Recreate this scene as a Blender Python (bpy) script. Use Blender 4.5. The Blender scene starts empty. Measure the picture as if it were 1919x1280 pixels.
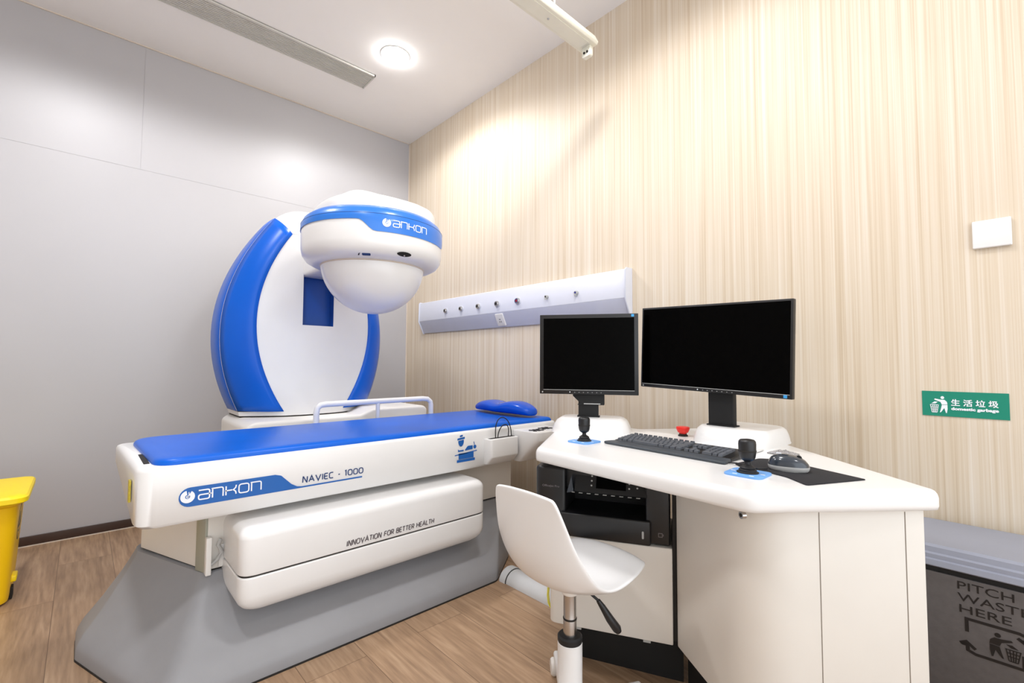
import bpy, bmesh, math, random
from mathutils import Matrix, Vector
random.seed(4)
S = bpy.context.scene
COL = S.collection
PI = math.pi
R_ = math.radians

# ---------------------------------------------------------------- camera
F_PX = 863.224
YAW, PIT, ROL = R_(42.91781), R_(2.71395), R_(0.32321)
fw = Vector((math.sin(YAW)*math.cos(PIT), math.cos(YAW)*math.cos(PIT), math.sin(PIT)))
rt = Vector((math.cos(YAW), -math.sin(YAW), 0))
up = rt.cross(fw)
r2 = rt*math.cos(ROL)+up*math.sin(ROL)
u2 = -rt*math.sin(ROL)+up*math.cos(ROL)
cd = bpy.data.cameras.new('camera')
cd.sensor_width = 36; cd.sensor_fit = 'HORIZONTAL'
cd.lens = F_PX/1919*36
cd.clip_start = 0.02
cam = bpy.data.objects.new('camera', cd); COL.objects.link(cam)
mw = Matrix((r2, u2, -fw)).transposed().to_4x4(); mw.translation = (0, 0, 1.0)
cam.matrix_world = mw
S.camera = cam

# ---------------------------------------------------------------- view, world, light
S.view_settings.view_transform = 'Standard'
S.view_settings.look = 'None'
S.view_settings.gamma = 1.0
S.view_settings.use_curve_mapping = False
S.view_settings.exposure = 1.22
w = bpy.data.worlds.new('world'); S.world = w; w.use_nodes = True
w.node_tree.nodes['Background'].inputs[0].default_value = (0.90, 0.95, 1, 1)
w.node_tree.nodes['Background'].inputs[1].default_value = 1.08
XW, YG, ZC = 2.097, 3.635, 2.979
XL, YF = -2.1, -1.9
DOWN = [(1.40, 2.626, 27), (-0.1, 2.45, 33), (1.05, 0.9, 31), (-0.1, 0.9, 26), (1.05, -0.8, 18)]
for i, (x, y, p) in enumerate(DOWN):
    l = bpy.data.lights.new('downlight_lamp', 'SPOT')
    l.energy = p; l.spot_size = R_(164); l.spot_blend = 0.3; l.shadow_soft_size = 0.14
    l.color = (0.985, 0.985, 1.0)
    o = bpy.data.objects.new('downlight_lamp', l); COL.objects.link(o)
    o.location = (x, y, ZC-0.03)


# ---------------------------------------------------------------- materials
def srgb(r, g, b):
    f = lambda c: (c/255/12.92) if c/255 <= 0.04045 else ((c/255+0.055)/1.055)**2.4
    return (f(r), f(g), f(b), 1)

def pbr(name, col, rough=0.5, metal=0.0, var=0.03, scale=8, bump=0.0, bscale=200, coat=0.0, trans=0.0, spec=0.5, emit=None):
    m = bpy.data.materials.new(name); m.use_nodes = True
    nt = m.node_tree; N = nt.nodes; L = nt.links
    b = N['Principled BSDF']
    c = srgb(*col)
    tc = N.new('ShaderNodeTexCoord'); nz = N.new('ShaderNodeTexNoise')
    nz.inputs['Scale'].default_value = scale; nz.inputs['Detail'].default_value = 3
    L.new(tc.outputs['Object'], nz.inputs['Vector'])
    rp = N.new('ShaderNodeValToRGB')
    rp.color_ramp.elements[0].color = tuple(x*(1-var) for x in c[:3])+(1,)
    rp.color_ramp.elements[1].color = tuple(min(1, x*(1+var)) for x in c[:3])+(1,)
    rp.color_ramp.elements[0].position = 0.3; rp.color_ramp.elements[1].position = 0.7
    L.new(nz.outputs['Fac'], rp.inputs['Fac']); L.new(rp.outputs['Color'], b.inputs['Base Color'])
    b.inputs['Roughness'].default_value = rough; b.inputs['Metallic'].default_value = metal
    b.inputs['Coat Weight'].default_value = coat; b.inputs['Coat Roughness'].default_value = 0.1
    b.inputs['Specular IOR Level'].default_value = spec
    b.inputs['Transmission Weight'].default_value = trans
    if bump:
        n2 = N.new('ShaderNodeTexNoise'); n2.inputs['Scale'].default_value = bscale
        L.new(tc.outputs['Object'], n2.inputs['Vector'])
        bp = N.new('ShaderNodeBump'); bp.inputs['Strength'].default_value = bump; bp.inputs['Distance'].default_value = 0.002
        L.new(n2.outputs['Fac'], bp.inputs['Height']); L.new(bp.outputs['Normal'], b.inputs['Normal'])
    if emit:
        b.inputs['Emission Color'].default_value = srgb(*emit[0]); b.inputs['Emission Strength'].default_value = emit[1]
    return m

def wood_wall_mat():
    m = bpy.data.materials.new('wood_panel'); m.use_nodes = True
    nt = m.node_tree; N = nt.nodes; L = nt.links; b = N['Principled BSDF']
    tc = N.new('ShaderNodeTexCoord')
    def streak(sy, sz, det):
        mp = N.new('ShaderNodeMapping'); mp.inputs['Scale'].default_value = (1, sy, sz)
        nz = N.new('ShaderNodeTexNoise'); nz.inputs['Scale'].default_value = 1; nz.inputs['Detail'].default_value = det
        L.new(tc.outputs['Object'], mp.inputs['Vector']); L.new(mp.outputs['Vector'], nz.inputs['Vector'])
        return nz
    a = streak(60, 0.45, 2); c = streak(230, 1.1, 3)
    mx = N.new('ShaderNodeMix'); mx.inputs[0].default_value = 0.5
    L.new(a.outputs['Fac'], mx.inputs[2]); L.new(c.outputs['Fac'], mx.inputs[3])
    rp = N.new('ShaderNodeValToRGB'); e = rp.color_ramp.elements
    e[0].position = 0.32; e[0].color = srgb(196, 175, 147)
    e[1].position = 0.68; e[1].color = srgb(226, 216, 202)
    k = e.new(0.46); k.color = srgb(213, 197, 174)
    L.new(mx.outputs[0], rp.inputs['Fac']); L.new(rp.outputs['Color'], b.inputs['Base Color'])
    b.inputs['Roughness'].default_value = 0.55
    return m

def floor_mat():
    m = bpy.data.materials.new('oak_planks'); m.use_nodes = True
    nt = m.node_tree; N = nt.nodes; L = nt.links; b = N['Principled BSDF']
    tc = N.new('ShaderNodeTexCoord')
    mp = N.new('ShaderNodeMapping'); mp.inputs['Rotation'].default_value = (0, 0, PI/2)
    mp.inputs['Location'].default_value = (0.3, 0.054, 0)
    L.new(tc.outputs['Object'], mp.inputs['Vector'])
    br = N.new('ShaderNodeTexBrick')
    br.inputs['Scale'].default_value = 1; br.inputs['Mortar Size'].default_value = 0.001
    br.inputs['Brick Width'].default_value = 1.22; br.inputs['Row Height'].default_value = 0.2
    br.inputs['Color1'].default_value = (0.15, 0.15, 0.15, 1); br.inputs['Color2'].default_value = (0.85, 0.85, 0.85, 1)
    br.inputs['Mortar'].default_value = (0.5, 0.5, 0.5, 1); br.offset = 0.37
    L.new(mp.outputs['Vector'], br.inputs['Vector'])
    # grain stretched along the planks, shifted per plank
    sep = N.new('ShaderNodeVectorMath'); sep.operation = 'MULTIPLY_ADD'
    sep.inputs[1].default_value = (9, 9, 9)
    L.new(br.outputs['Color'], sep.inputs[0])
    mg = N.new('ShaderNodeMapping'); mg.inputs['Scale'].default_value = (22, 1.6, 1)
    L.new(tc.outputs['Object'], mg.inputs['Vector']); L.new(mg.outputs['Vector'], sep.inputs[2])
    nz = N.new('ShaderNodeTexNoise'); nz.inputs['Scale'].default_value = 1.0; nz.inputs['Detail'].default_value = 6; nz.inputs['Distortion'].default_value = 1.4
    L.new(sep.outputs['Vector'], nz.inputs['Vector'])
    n3 = N.new('ShaderNodeTexNoise'); n3.inputs['Scale'].default_value = 5; n3.inputs['Detail'].default_value = 5
    L.new(sep.outputs['Vector'], n3.inputs['Vector'])
    rp = N.new('ShaderNodeValToRGB'); e = rp.color_ramp.elements
    e[0].position = 0.28; e[0].color = srgb(128, 102, 80)
    e[1].position = 0.72; e[1].color = srgb(190, 161, 132)
    k = e.new(0.5); k.color = srgb(165, 135, 107)
    add = N.new('ShaderNodeMix'); add.inputs[0].default_value = 0.4
    L.new(nz.outputs['Fac'], add.inputs[2]); L.new(n3.outputs['Fac'], add.inputs[3])
    L.new(add.outputs[0], rp.inputs['Fac'])
    mxp = N.new('ShaderNodeMix'); mxp.data_type = 'RGBA'; mxp.blend_type = 'OVERLAY'; mxp.inputs[0].default_value = 0.12
    L.new(rp.outputs['Color'], mxp.inputs[6]); L.new(br.outputs['Color'], mxp.inputs[7])
    dk = N.new('ShaderNodeMix'); dk.data_type = 'RGBA'
    L.new(br.outputs['Fac'], dk.inputs[0]); L.new(mxp.outputs[2], dk.inputs[6]); dk.inputs[7].default_value = srgb(104, 80, 60)
    L.new(dk.outputs[2], b.inputs['Base Color'])
    b.inputs['Roughness'].default_value = 0.42
    return m

M_ = {}
M_['wood'] = wood_wall_mat()
M_['floor'] = floor_mat()
M_['graywall'] = pbr('gray_wall_panel', (182, 180, 182), 0.42, var=0.02, scale=1.5)
M_['plainwall'] = pbr('pale_wall_paint', (224, 220, 214), 0.7)
M_['ceil'] = pbr('ceiling_paint', (243, 241, 239), 0.8, var=0.006)
M_['base'] = pbr('dark_brown_baseboard', (62, 42, 32), 0.45, var=0.1)
M_['trim'] = pbr('light_sealant', (214, 202, 188), 0.6)
M_['white'] = pbr('gloss_white_plastic', (231, 230, 229), 0.28, var=0.01, coat=0.2)
M_['whitem'] = pbr('satin_white_plastic', (232, 229, 224), 0.45, var=0.01)
M_['cream'] = pbr('cream_lacquer', (222, 217, 209), 0.38, var=0.012)
M_['skirt'] = pbr('grey_moulded_base', (142, 142, 145), 0.5, var=0.03, bump=0.05, bscale=400)
M_['blue'] = pbr('gloss_blue_panel', (0, 92, 202), 0.33, spec=0.3, var=0.02, coat=0.0)
M_['slotblue'] = pbr('deep_blue_slot', (10, 74, 160), 0.4, var=0.03)
M_['band'] = pbr('mid_blue_band', (36, 116, 210), 0.3, var=0.02, coat=0.2)
M_['vinyl'] = pbr('blue_vinyl', (0, 94, 204), 0.34, spec=0.28, var=0.04, bump=0.05, bscale=30)
M_['pillow'] = pbr('gloss_blue_vinyl', (0, 80, 200), 0.25, spec=0.3, var=0.03, coat=0.15)
M_['badge'] = pbr('badge_blue', (20, 92, 170), 0.4)
M_['ink'] = pbr('navy_lettering', (36, 62, 112), 0.5)
M_['greyink'] = pbr('grey_lettering', (112, 106, 108), 0.5)
M_['letter'] = pbr('white_lettering', (236, 240, 246), 0.5)
M_['black'] = pbr('black_plastic', (18, 18, 20), 0.4, var=0.1)
M_['blackm'] = pbr('matte_black', (10, 10, 11), 0.7, var=0.1)
M_['screen'] = pbr('dark_screen_glass', (2, 2, 2), 0.2, var=0.05, spec=0.04)
M_['joint'] = pbr('beige_joint', (128, 118, 106), 0.7)
M_['gap'] = pbr('dark_gap', (30, 26, 22), 0.8)
M_['rubber'] = pbr('black_rubber', (24, 24, 26), 0.6, var=0.1)
M_['key'] = pbr('charcoal_keycap', (88, 92, 99), 0.5, var=0.08, scale=60)
M_['kbd'] = pbr('charcoal_keyboard', (60, 66, 73), 0.5, var=0.06)
M_['pad'] = pbr('black_mouse_pad', (30, 30, 34), 0.9, var=0.15, scale=300)
M_['mouse'] = pbr('gloss_slate_mouse', (44, 52, 62), 0.2, coat=0.4)
M_['silver'] = pbr('silver_plastic', (176, 176, 174), 0.4)
M_['chrome'] = pbr('brushed_steel', (190, 188, 186), 0.25, metal=1.0)
M_['alu'] = pbr('lavender_grey_aluminium', (196, 198, 212), 0.45, var=0.02)
M_['aluw'] = pbr('white_aluminium', (214, 216, 226), 0.4, var=0.01)
M_['red'] = pbr('red_plastic', (222, 30, 18), 0.35)
M_['darkred'] = pbr('dark_red_cap', (150, 26, 44), 0.4)
M_['navy'] = pbr('navy_cap', (34, 44, 150), 0.4)
M_['lblue'] = pbr('light_blue_plate', (112, 166, 230), 0.45)
M_['sticker'] = pbr('sky_blue_sticker', (58, 160, 226), 0.4)
M_['green'] = pbr('green_sign', (0, 132, 108), 0.45, var=0.02)
M_['yellow'] = pbr('yellow_plastic', (252, 204, 6), 0.38, var=0.02)
M_['yellowl'] = pbr('bright_yellow_lid', (255, 222, 0), 0.4, var=0.02)
M_['wire'] = pbr('yellow_green_wire', (222, 214, 40), 0.5)
M_['binlid'] = pbr('blue_grey_lid', (142, 146, 160), 0.42, var=0.03)
M_['binbody'] = pbr('dark_grey_bin', (92, 88, 88), 0.6, var=0.08, scale=60, bump=0.15, bscale=300)
M_['binink'] = pbr('black_print', (20, 17, 18), 0.5)
M_['cover'] = pbr('pale_grey_duct', (204, 206, 208), 0.4)
M_['vent'] = pbr('grille_grey', (200, 198, 191), 0.5)
M_['ventdk'] = pbr('grille_shadow_gap', (60, 57, 54), 0.8)
M_['battn'] = pbr('ivory_enamel', (228, 226, 212), 0.4)
M_['lamp'] = pbr('lamp_diffuser', (255, 255, 255), 0.5, emit=((255, 253, 250), 45))
M_['bracket'] = pbr('grey_green_metal', (170, 172, 158), 0.4, metal=0.3)
M_['paper'] = pbr('speckled_foil', (150, 148, 150), 0.4, var=0.75, scale=260)
M_['papr2'] = pbr('pale_printed_slip', (214, 214, 212), 0.6, var=0.15, scale=200)
M_['tag'] = pbr('yellow_warning_sticker', (196, 176, 48), 0.5, var=0.2, scale=120)

# ---------------------------------------------------------------- object helpers
ORG = {}
def thing(name, label, cat, loc=(0, 0, 0), group=None):
    o = bpy.data.objects.new(name, None); COL.objects.link(o)
    o.empty_display_size = 0.05; o.location = loc
    ORG[o.name] = Vector(loc)
    o['label'] = label; o['category'] = cat
    if group: o['group'] = group
    return o

def tag(o, label, cat, group=None):
    o['label'] = label; o['category'] = cat
    if group: o['group'] = group
    return o

def struct(o):
    o['kind'] = 'structure'; return o

def rpoly(pts, r, n=6):
    """round the corners of a 2-D polygon; r is one radius or one per corner"""
    out = []; k = len(pts)
    rs = r if isinstance(r, (list, tuple)) else [r]*k
    for i in range(k):
        p = Vector(pts[i]); a = Vector(pts[i-1]); b = Vector(pts[(i+1) % k])
        if rs[i] <= 0: out.append(tuple(p)); continue
        da, db = (a-p), (b-p); la, lb = da.length, db.length; da /= la; db /= lb
        ang = math.acos(max(-1, min(1, da.dot(db))))
        t = min(rs[i]/math.tan(ang/2), la*0.49, lb*0.49)
        p0 = p+da*t; p1 = p+db*t
        for j in range(n+1):
            s = j/n
            out.append(tuple(p0*(1-s)**2 + p*2*s*(1-s) + p1*s**2))
    return out

def rrect(cx, cy, w, h, r, n=6):
    return rpoly([(cx-w/2, cy-h/2), (cx+w/2, cy-h/2), (cx+w/2, cy+h/2), (cx-w/2, cy+h/2)], r, n)

class MB:
    def __init__(s): s.v = []; s.f = []
    def add(s, vs, fs):
        o = len(s.v); s.v += [tuple(p) for p in vs]; s.f += [tuple(i+o for i in f) for f in fs]; return s
    def box(s, x0, x1, y0, y1, z0, z1):
        return s.add([(x0, y0, z0), (x1, y0, z0), (x1, y1, z0), (x0, y1, z0), (x0, y0, z1), (x1, y0, z1), (x1, y1, z1), (x0, y1, z1)],
                     [(3, 2, 1, 0), (4, 5, 6, 7), (0, 1, 5, 4), (1, 2, 6, 5), (2, 3, 7, 6), (3, 0, 4, 7)])
    def loft(s, rings, closed=True, cap0=True, cap1=True):
        n = len(rings[0]); vs = [p for r in rings for p in r]; fs = []
        for i in range(len(rings)-1):
            for j in range(n if closed else n-1):
                a = i*n+j; b = i*n+(j+1) % n
                fs.append((a, b, b+n, a+n))
        if cap0: fs.append(tuple(range(n-1, -1, -1)))
        if cap1: fs.append(tuple(range((len(rings)-1)*n, len(rings)*n)))
        return s.add(vs, fs)
    def prism(s, poly, a, b, mp=None):
        mp = mp or (lambda u, v, h: (u, v, h))
        return s.loft([[mp(u, v, a) for u, v in poly], [mp(u, v, b) for u, v in poly]])
    def tube(s, path, r, n=10, cap=True):
        path = [Vector(p) for p in path]; rings = []
        rs = r if isinstance(r, (list, tuple)) else [r]*len(path)
        nrm = None
        for i, p in enumerate(path):
            t = (path[min(i+1, len(path)-1)]-path[max(i-1, 0)]).normalized()
            if nrm is None:
                nrm = t.orthogonal().normalized()
            else:
                nrm = (nrm-t*nrm.dot(t)).normalized()
            bn = t.cross(nrm)
            rings.append([tuple(p+(nrm*math.cos(2*PI*k/n)+bn*math.sin(2*PI*k/n))*rs[i]) for k in range(n)])
        return s.loft(rings, True, cap, cap)
    def lathe(s, prof, c=(0, 0, 0), n=32, axis='z'):
        rings = []
        for r, h in prof:
            ring = []
            for k in range(n):
                a = 2*PI*k/n; x, y = r*math.cos(a), r*math.sin(a)
                if axis == 'z': q = (c[0]+x, c[1]+y, c[2]+h)
                elif axis == 'x': q = (c[0]+h, c[1]+x, c[2]+y)
                else: q = (c[0]+y, c[1]+h, c[2]+x)
                ring.append(q)
            rings.append(ring)
        return s.loft(rings)
    def build(s, name, mat, parent=None, bevel=0, seg=3, ang=35, sub=0, solid=0, recalc=True, sang=40, mats=None, world=True, doubles=1e-5):
        bm = bmesh.new()
        vs = [bm.verts.new(p) for p in s.v]
        for f in s.f:
            try: bm.faces.new([vs[i] for i in f])
            except ValueError: pass
        if doubles: bmesh.ops.remove_doubles(bm, verts=bm.verts, dist=doubles)
        if recalc: bmesh.ops.recalc_face_normals(bm, faces=bm.faces)
        if bevel:
            es = [e for e in bm.edges if len(e.link_faces) == 2 and e.calc_face_angle(0) > R_(ang)]
            bmesh.ops.bevel(bm, geom=es, offset=bevel, offset_type='OFFSET', segments=seg, profile=0.5, affect='EDGES', clamp_overlap=True)
        me = bpy.data.meshes.new(name)
        off = Vector((0, 0, 0)); p = parent
        if world:
            while p is not None:
                off += p.location; p = p.parent
            if parent is None:
                off = Vector((0, 0, 0))
        for v in bm.verts: v.co -= off
        bm.to_mesh(me); bm.free()
        me.shade_smooth()
        if not sub: me.set_sharp_from_angle(angle=R_(sang))
        o = bpy.data.objects.new(name, me); COL.objects.link(o)
        o.data.materials.append(M_[mat])
        if parent: o.parent = parent
        if solid:
            md = o.modifiers.new('solidify', 'SOLIDIFY'); md.thickness = solid; md.offset = 0
        if sub:
            md = o.modifiers.new('subsurf', 'SUBSURF'); md.levels = sub; md.render_levels = sub
        return o

def recentre(o):
    """top-level mesh: move the origin to the base of its bounds"""
    vs = [v.co.copy() for v in o.data.vertices]
    c = Vector(((min(v.x for v in vs)+max(v.x for v in vs))/2, (min(v.y for v in vs)+max(v.y for v in vs))/2, min(v.z for v in vs)))
    for v in o.data.vertices: v.co -= c
    o.location = c
    return o

def frame(origin, t, n=None):
    """local frame on the floor plan: u along t (to the right), v towards the back"""
    t = Vector((t[0], t[1])).normalized(); b = Vector((-t[1], t[0]))
    ox, oy = origin
    return lambda u, v, h=0.0: (ox+t.x*u+b.x*v, oy+t.y*u+b.y*v, h)

# lettering -------------------------------------------------------
def strokes(mb, lines, wd, mp, thick=0.0012):
    """flat ribbon of width wd along 2-D polylines; mp(u,v,h) maps to space"""
    for ln in lines:
        ln = [Vector(p) for p in ln]
        closed = (ln[0]-ln[-1]).length < 1e-9
        if closed: ln = ln[:-1]
        k = len(ln); L = []; Rr = []
        for i in range(k):
            if closed: a, b = ln[i-1], ln[(i+1) % k]
            else: a, b = ln[max(i-1, 0)], ln[min(i+1, k-1)]
            p = ln[i]
            d0 = (p-a).normalized() if (p-a).length > 1e-9 else (b-p).normalized()
            d1 = (b-p).normalized() if (b-p).length > 1e-9 else d0
            m = d0+d1
            m = m.normalized() if m.length > 1e-6 else d0
            nn = Vector((-m.y, m.x)); c = max(0.35, nn.dot(Vector((-d0.y, d0.x))))
            e = Vector((0, 0))
            if not closed and i == 0: e = -d1*0
            L.append(p+nn*wd/2/c); Rr.append(p-nn*wd/2/c)
        rings = []
        for i in range(k):
            rings.append([mp(L[i].x, L[i].y, 0), mp(Rr[i].x, Rr[i].y, 0), mp(Rr[i].x, Rr[i].y, thick), mp(L[i].x, L[i].y, thick)])
        if closed: rings.append(rings[0])
        mb.loft(rings, True, not closed, not closed)
    return mb

def rc(pts, r=0.14, n=3, closed=False):
    """rounded polyline"""
    if closed: return (lambda q: q+[q[0]])(rpoly(pts, r, n))
    if len(pts) < 3: return pts
    q = rpoly(pts, [0]+[r]*(len(pts)-2)+[0], n)
    return q

GL = {  # glyphs: width, strokes in a unit-high box
 'N': (0.8, [[(0, 0), (0.06, 1), (0.12, 1), (0.68, 0), (0.74, 0), (0.8, 1)]]),
 'A': (0.9, [[(0, 0), (0.45, 1), (0.9, 0)], [(0.2, 0.34), (0.7, 0.34)]]),
 'V': (0.9, [[(0, 1), (0.45, 0), (0.9, 1)]]),
 'I': (0.08, [[(0.04, 0), (0.04, 1)]]),
 'E': (0.62, [rc([(0.62, 1), (0, 1), (0, 0), (0.62, 0)], .2), [(0, 0.5), (0.56, 0.5)]]),
 'C': (0.7, [rc([(0.7, 1), (0, 1), (0, 0), (0.7, 0)], .3)]),
 '-': (0.4, [[(0.05, 0.45), (0.35, 0.45)]]),
 '1': (0.3, [[(0, 0.9), (0.2, 0.98), (0.2, 0)]]),
 '0': (0.8, [rc([(0, 0), (0.8, 0), (0.8, 1), (0, 1)], .38, 5, True)]),
 'O': (0.85, [rc([(0, 0), (0.85, 0), (0.85, 1), (0, 1)], .38, 5, True)]),
 'T': (0.7, [[(0, 1), (0.7, 1)], [(0.35, 1), (0.35, 0)]]),
 'F': (0.58, [rc([(0.58, 1), (0, 1), (0, 0)], .15), [(0, 0.5), (0.52, 0.5)]]),
 'R': (0.66, [rc([(0, 0), (0, 1), (0.64, 1), (0.64, 0.45), (0, 0.45)], .2), [(0.35, 0.45), (0.66, 0)]]),
 'B': (0.66, [rc([(0, 0), (0, 1), (0.6, 1), (0.6, 0.53), (0, 0.53)], .18), rc([(0, 0), (0.66, 0), (0.66, 0.53), (0.2, 0.53)], .2)]),
 'H': (0.72, [[(0, 0), (0, 1)], [(0.72, 0), (0.72, 1)], [(0, 0.5), (0.72, 0.5)]]),
 'L': (0.56, [rc([(0, 1), (0, 0), (0.56, 0)], .15)]),
 ' ': (0.35, []),
}
def word(text, h, gap=0.28, xs=1.0, slant=0.0):
    out = []; x = 0
    for ch in text:
        wd, st = GL[ch]
        for l in st: out.append([((x+p[0]*xs+slant*p[1])*h, p[1]*h) for p in l])
        x += wd*xs+gap
    return out, (x-gap)*h

def fit(lines, x0, x1):
    """scale a word horizontally so it runs from x0 to x1"""
    a = min(p[0] for l in lines for p in l); b = max(p[0] for l in lines for p in l)
    return [[(x0+(p[0]-a)/(b-a)*(x1-x0), p[1]) for p in l] for l in lines]

def company(mp, u0, v0, h, parent, name='logo', thick=0.0012):
    """round emblem with a notch, then the five outlined letters"""
    mb = MB()
    cx, cy, ro = u0+h*0.62, v0+h*0.5, h*0.66
    # open ring
    n = 36; a0, a1 = R_(100), R_(100+318)
    pts = [(cx+ro*math.cos(a0+(a1-a0)*i/n), cy+ro*math.sin(a0+(a1-a0)*i/n)) for i in range(n+1)]
    ins = [(cx+ro*.34*math.cos(a0+(a1-a0)*i/n), cy+ro*.34*math.sin(a0+(a1-a0)*i/n)) for i in range(n+1)]
    rings = [[mp(*pts[i], 0), mp(*ins[i], 0), mp(*ins[i], thick), mp(*pts[i], thick)] for i in range(n+1)]
    mb.loft(rings)
    strokes(mb, [[(cx+ro*.17, cy+ro*.75), (cx+ro*.17, cy-ro*.1)], [(cx+ro*.16*math.cos(t*PI/5), cy-ro*.02+ro*.16*math.sin(t*PI/5)) for t in range(11)]], ro*.12, mp, thick)
    x = u0+h*1.62; W = h*1.02; g = h*1.30
    lt = [
      [rc([(0, 1), (1, 1), (1, 0), (0, 0), (0, .52), (1.18, .52)], .2)],
      [[(0, 0), (0, .98)], rc([(-.1, 1), (1, 1), (1, 0)], .2)],
      [[(0, 0), (0, 1)], [(-.1, .5), (.62, .5)], [(1, 1), (.95, .72), (.72, .5), (.95, .28), (1, 0)]],
      [rc([(0, 0), (1, 0), (1, 1), (0, 1)], .28, 4, True)],
      [[(0, 0), (0, .98)], rc([(-.1, 1), (1, 1), (1, 0)], .2)]]
    for st in lt:
        strokes(mb, [[(x+p[0]*W, v0+p[1]*h) for p in l] for l in st], h*0.13, mp, thick)
        x += g
    return mb.build(name, 'letter', parent)

def text_mesh(mb, body, size, mp, bold=0.0, xs=1.0, thick=0.001, align='LEFT', fitw=None):
    cu = bpy.data.curves.new('lettering', 'FONT'); cu.body = body; cu.size = size; cu.offset = bold
    cu.resolution_u = 3
    ob = bpy.data.objects.new('lettering', cu); COL.objects.link(ob)
    dg = bpy.context.evaluated_depsgraph_get(); dg.update()
    me = bpy.data.meshes.new_from_object(ob.evaluated_get(dg))
    pts = [v.co.copy() for v in me.vertices]
    fs = [tuple(p.vertices) for p in me.polygons]
    bpy.data.objects.remove(ob); bpy.data.meshes.remove(me); bpy.data.curves.remove(cu)
    if not pts: return mb
    if fitw:
        a = min(p.x for p in pts); b = max(p.x for p in pts)
        for p in pts: p.x = (p.x-a)/(b-a)*fitw
    else:
        for p in pts: p.x *= xs
    top = [mp(p.x, p.y, thick) for p in pts]
    mb.add(top, fs)
    # side skirt
    cnt = {}
    for f in fs:
        for i in range(len(f)):
            e = (f[i], f[(i+1) % len(f)]); k = tuple(sorted(e)); cnt[k] = cnt.get(k, 0)+1
    for (a, b), c in cnt.items():
        if c == 1:
            mb.add([mp(pts[a].x, pts[a].y, 0), mp(pts[b].x, pts[b].y, 0), mp(pts[b].x, pts[b].y, thick), mp(pts[a].x, pts[a].y, thick)], [(0, 1, 2, 3)])
    return mb

# ================================================================ ROOM
struct(MB().box(XL, XW, YF, YG, -0.1, 0).build('floor', 'floor'))
struct(MB().box(XL-.1, XW+.1, YF-.1, YG+.1, ZC, ZC+0.1).build('ceiling', 'ceil'))
struct(MB().box(XW, XW+.1, YF, YG, 0, ZC).build('wall_right', 'wood'))
struct(MB().box(XL-.1, XL, YF, YG, 0, ZC).build('wall_left', 'plainwall'))
# grey wall of large panels with fine joints
mb = MB().box(XL-.1, XW+.1, YG+.0015, YG+.1, 0, ZC)
for x0, x1, z0, z1 in [(XL, 0.2172, 2.1917, ZC), (0.2188, XW, 2.1917, ZC), (XL, XW, 0, 2.1903)]:
    mb.box(x0, x1, YG, YG+.002, z0, z1)
struct(mb.build('wall_back', 'graywall'))
struct(MB().box(XL, XW, YG-.012, YG, 0.004, 0.052).build('baseboard_back', 'base', bevel=.002))
struct(MB().box(XL, XW, YG-.016, YG, 0, 0.005).build('trim_1', 'trim'))
struct(MB().box(XL, XW, YG-.006, YG, ZC-.006, ZC).build('trim_2', 'trim'))
struct(MB().box(XW-.006, XW, YG-.006, YG, 0, ZC).build('trim_3', 'trim'))
struct(MB().box(XW-.012, XW, YF, YG-.012, 0, 0.055).build('baseboard_right', 'base', bevel=.002))

# ---------------------------------------------------------------- downlight
t = thing('ceiling_downlight', 'round glowing recessed downlight in the white ceiling above the scanner', 'light', (1.40, 2.626, ZC-.012))
MB().lathe([(.084, .012), (.092, .012), (.091, .008), (.086, .006), (.084, .007)], (1.40, 2.626, ZC-.012), 40).build('trim_ring', 'white', t)
MB().lathe([(.0005, -.014), (.03, -.012), (.06, -.007), (.080, .001), (.083, .006), (.083, .011), (0.0005, .011)], (1.40, 2.626, ZC-.012), 40).build('diffuser', 'lamp', t)

# ---------------------------------------------------------------- linear grille
t = thing('air_vent', 'long slatted linear air grille set in the ceiling', 'vent', (.4, 3.0, ZC-.014))
x0, x1, y0, y1 = -0.75, 1.405, 2.905, 3.092
MB().box(x0, x1, y0, y1, ZC-.003, ZC-.0005).build('backing', 'ventdk', t)
mb = MB().box(x0, x1, y0, y0+.008, ZC-.014, ZC).box(x0, x1, y1-.008, y1, ZC-.014, ZC).box(x1-.008, x1, y0, y1, ZC-.014, ZC).box(x0, x0+.008, y0, y1, ZC-.014, ZC)
mb.build('frame', 'vent', t)
for k in range(11):
    y = y0+.016+k*(y1-y0-.032)/10
    MB().box(x0+.008, x1-.008, y-.0052, y+.0052, ZC-.011, ZC-.003).build('slat', 'vent', t)

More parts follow.
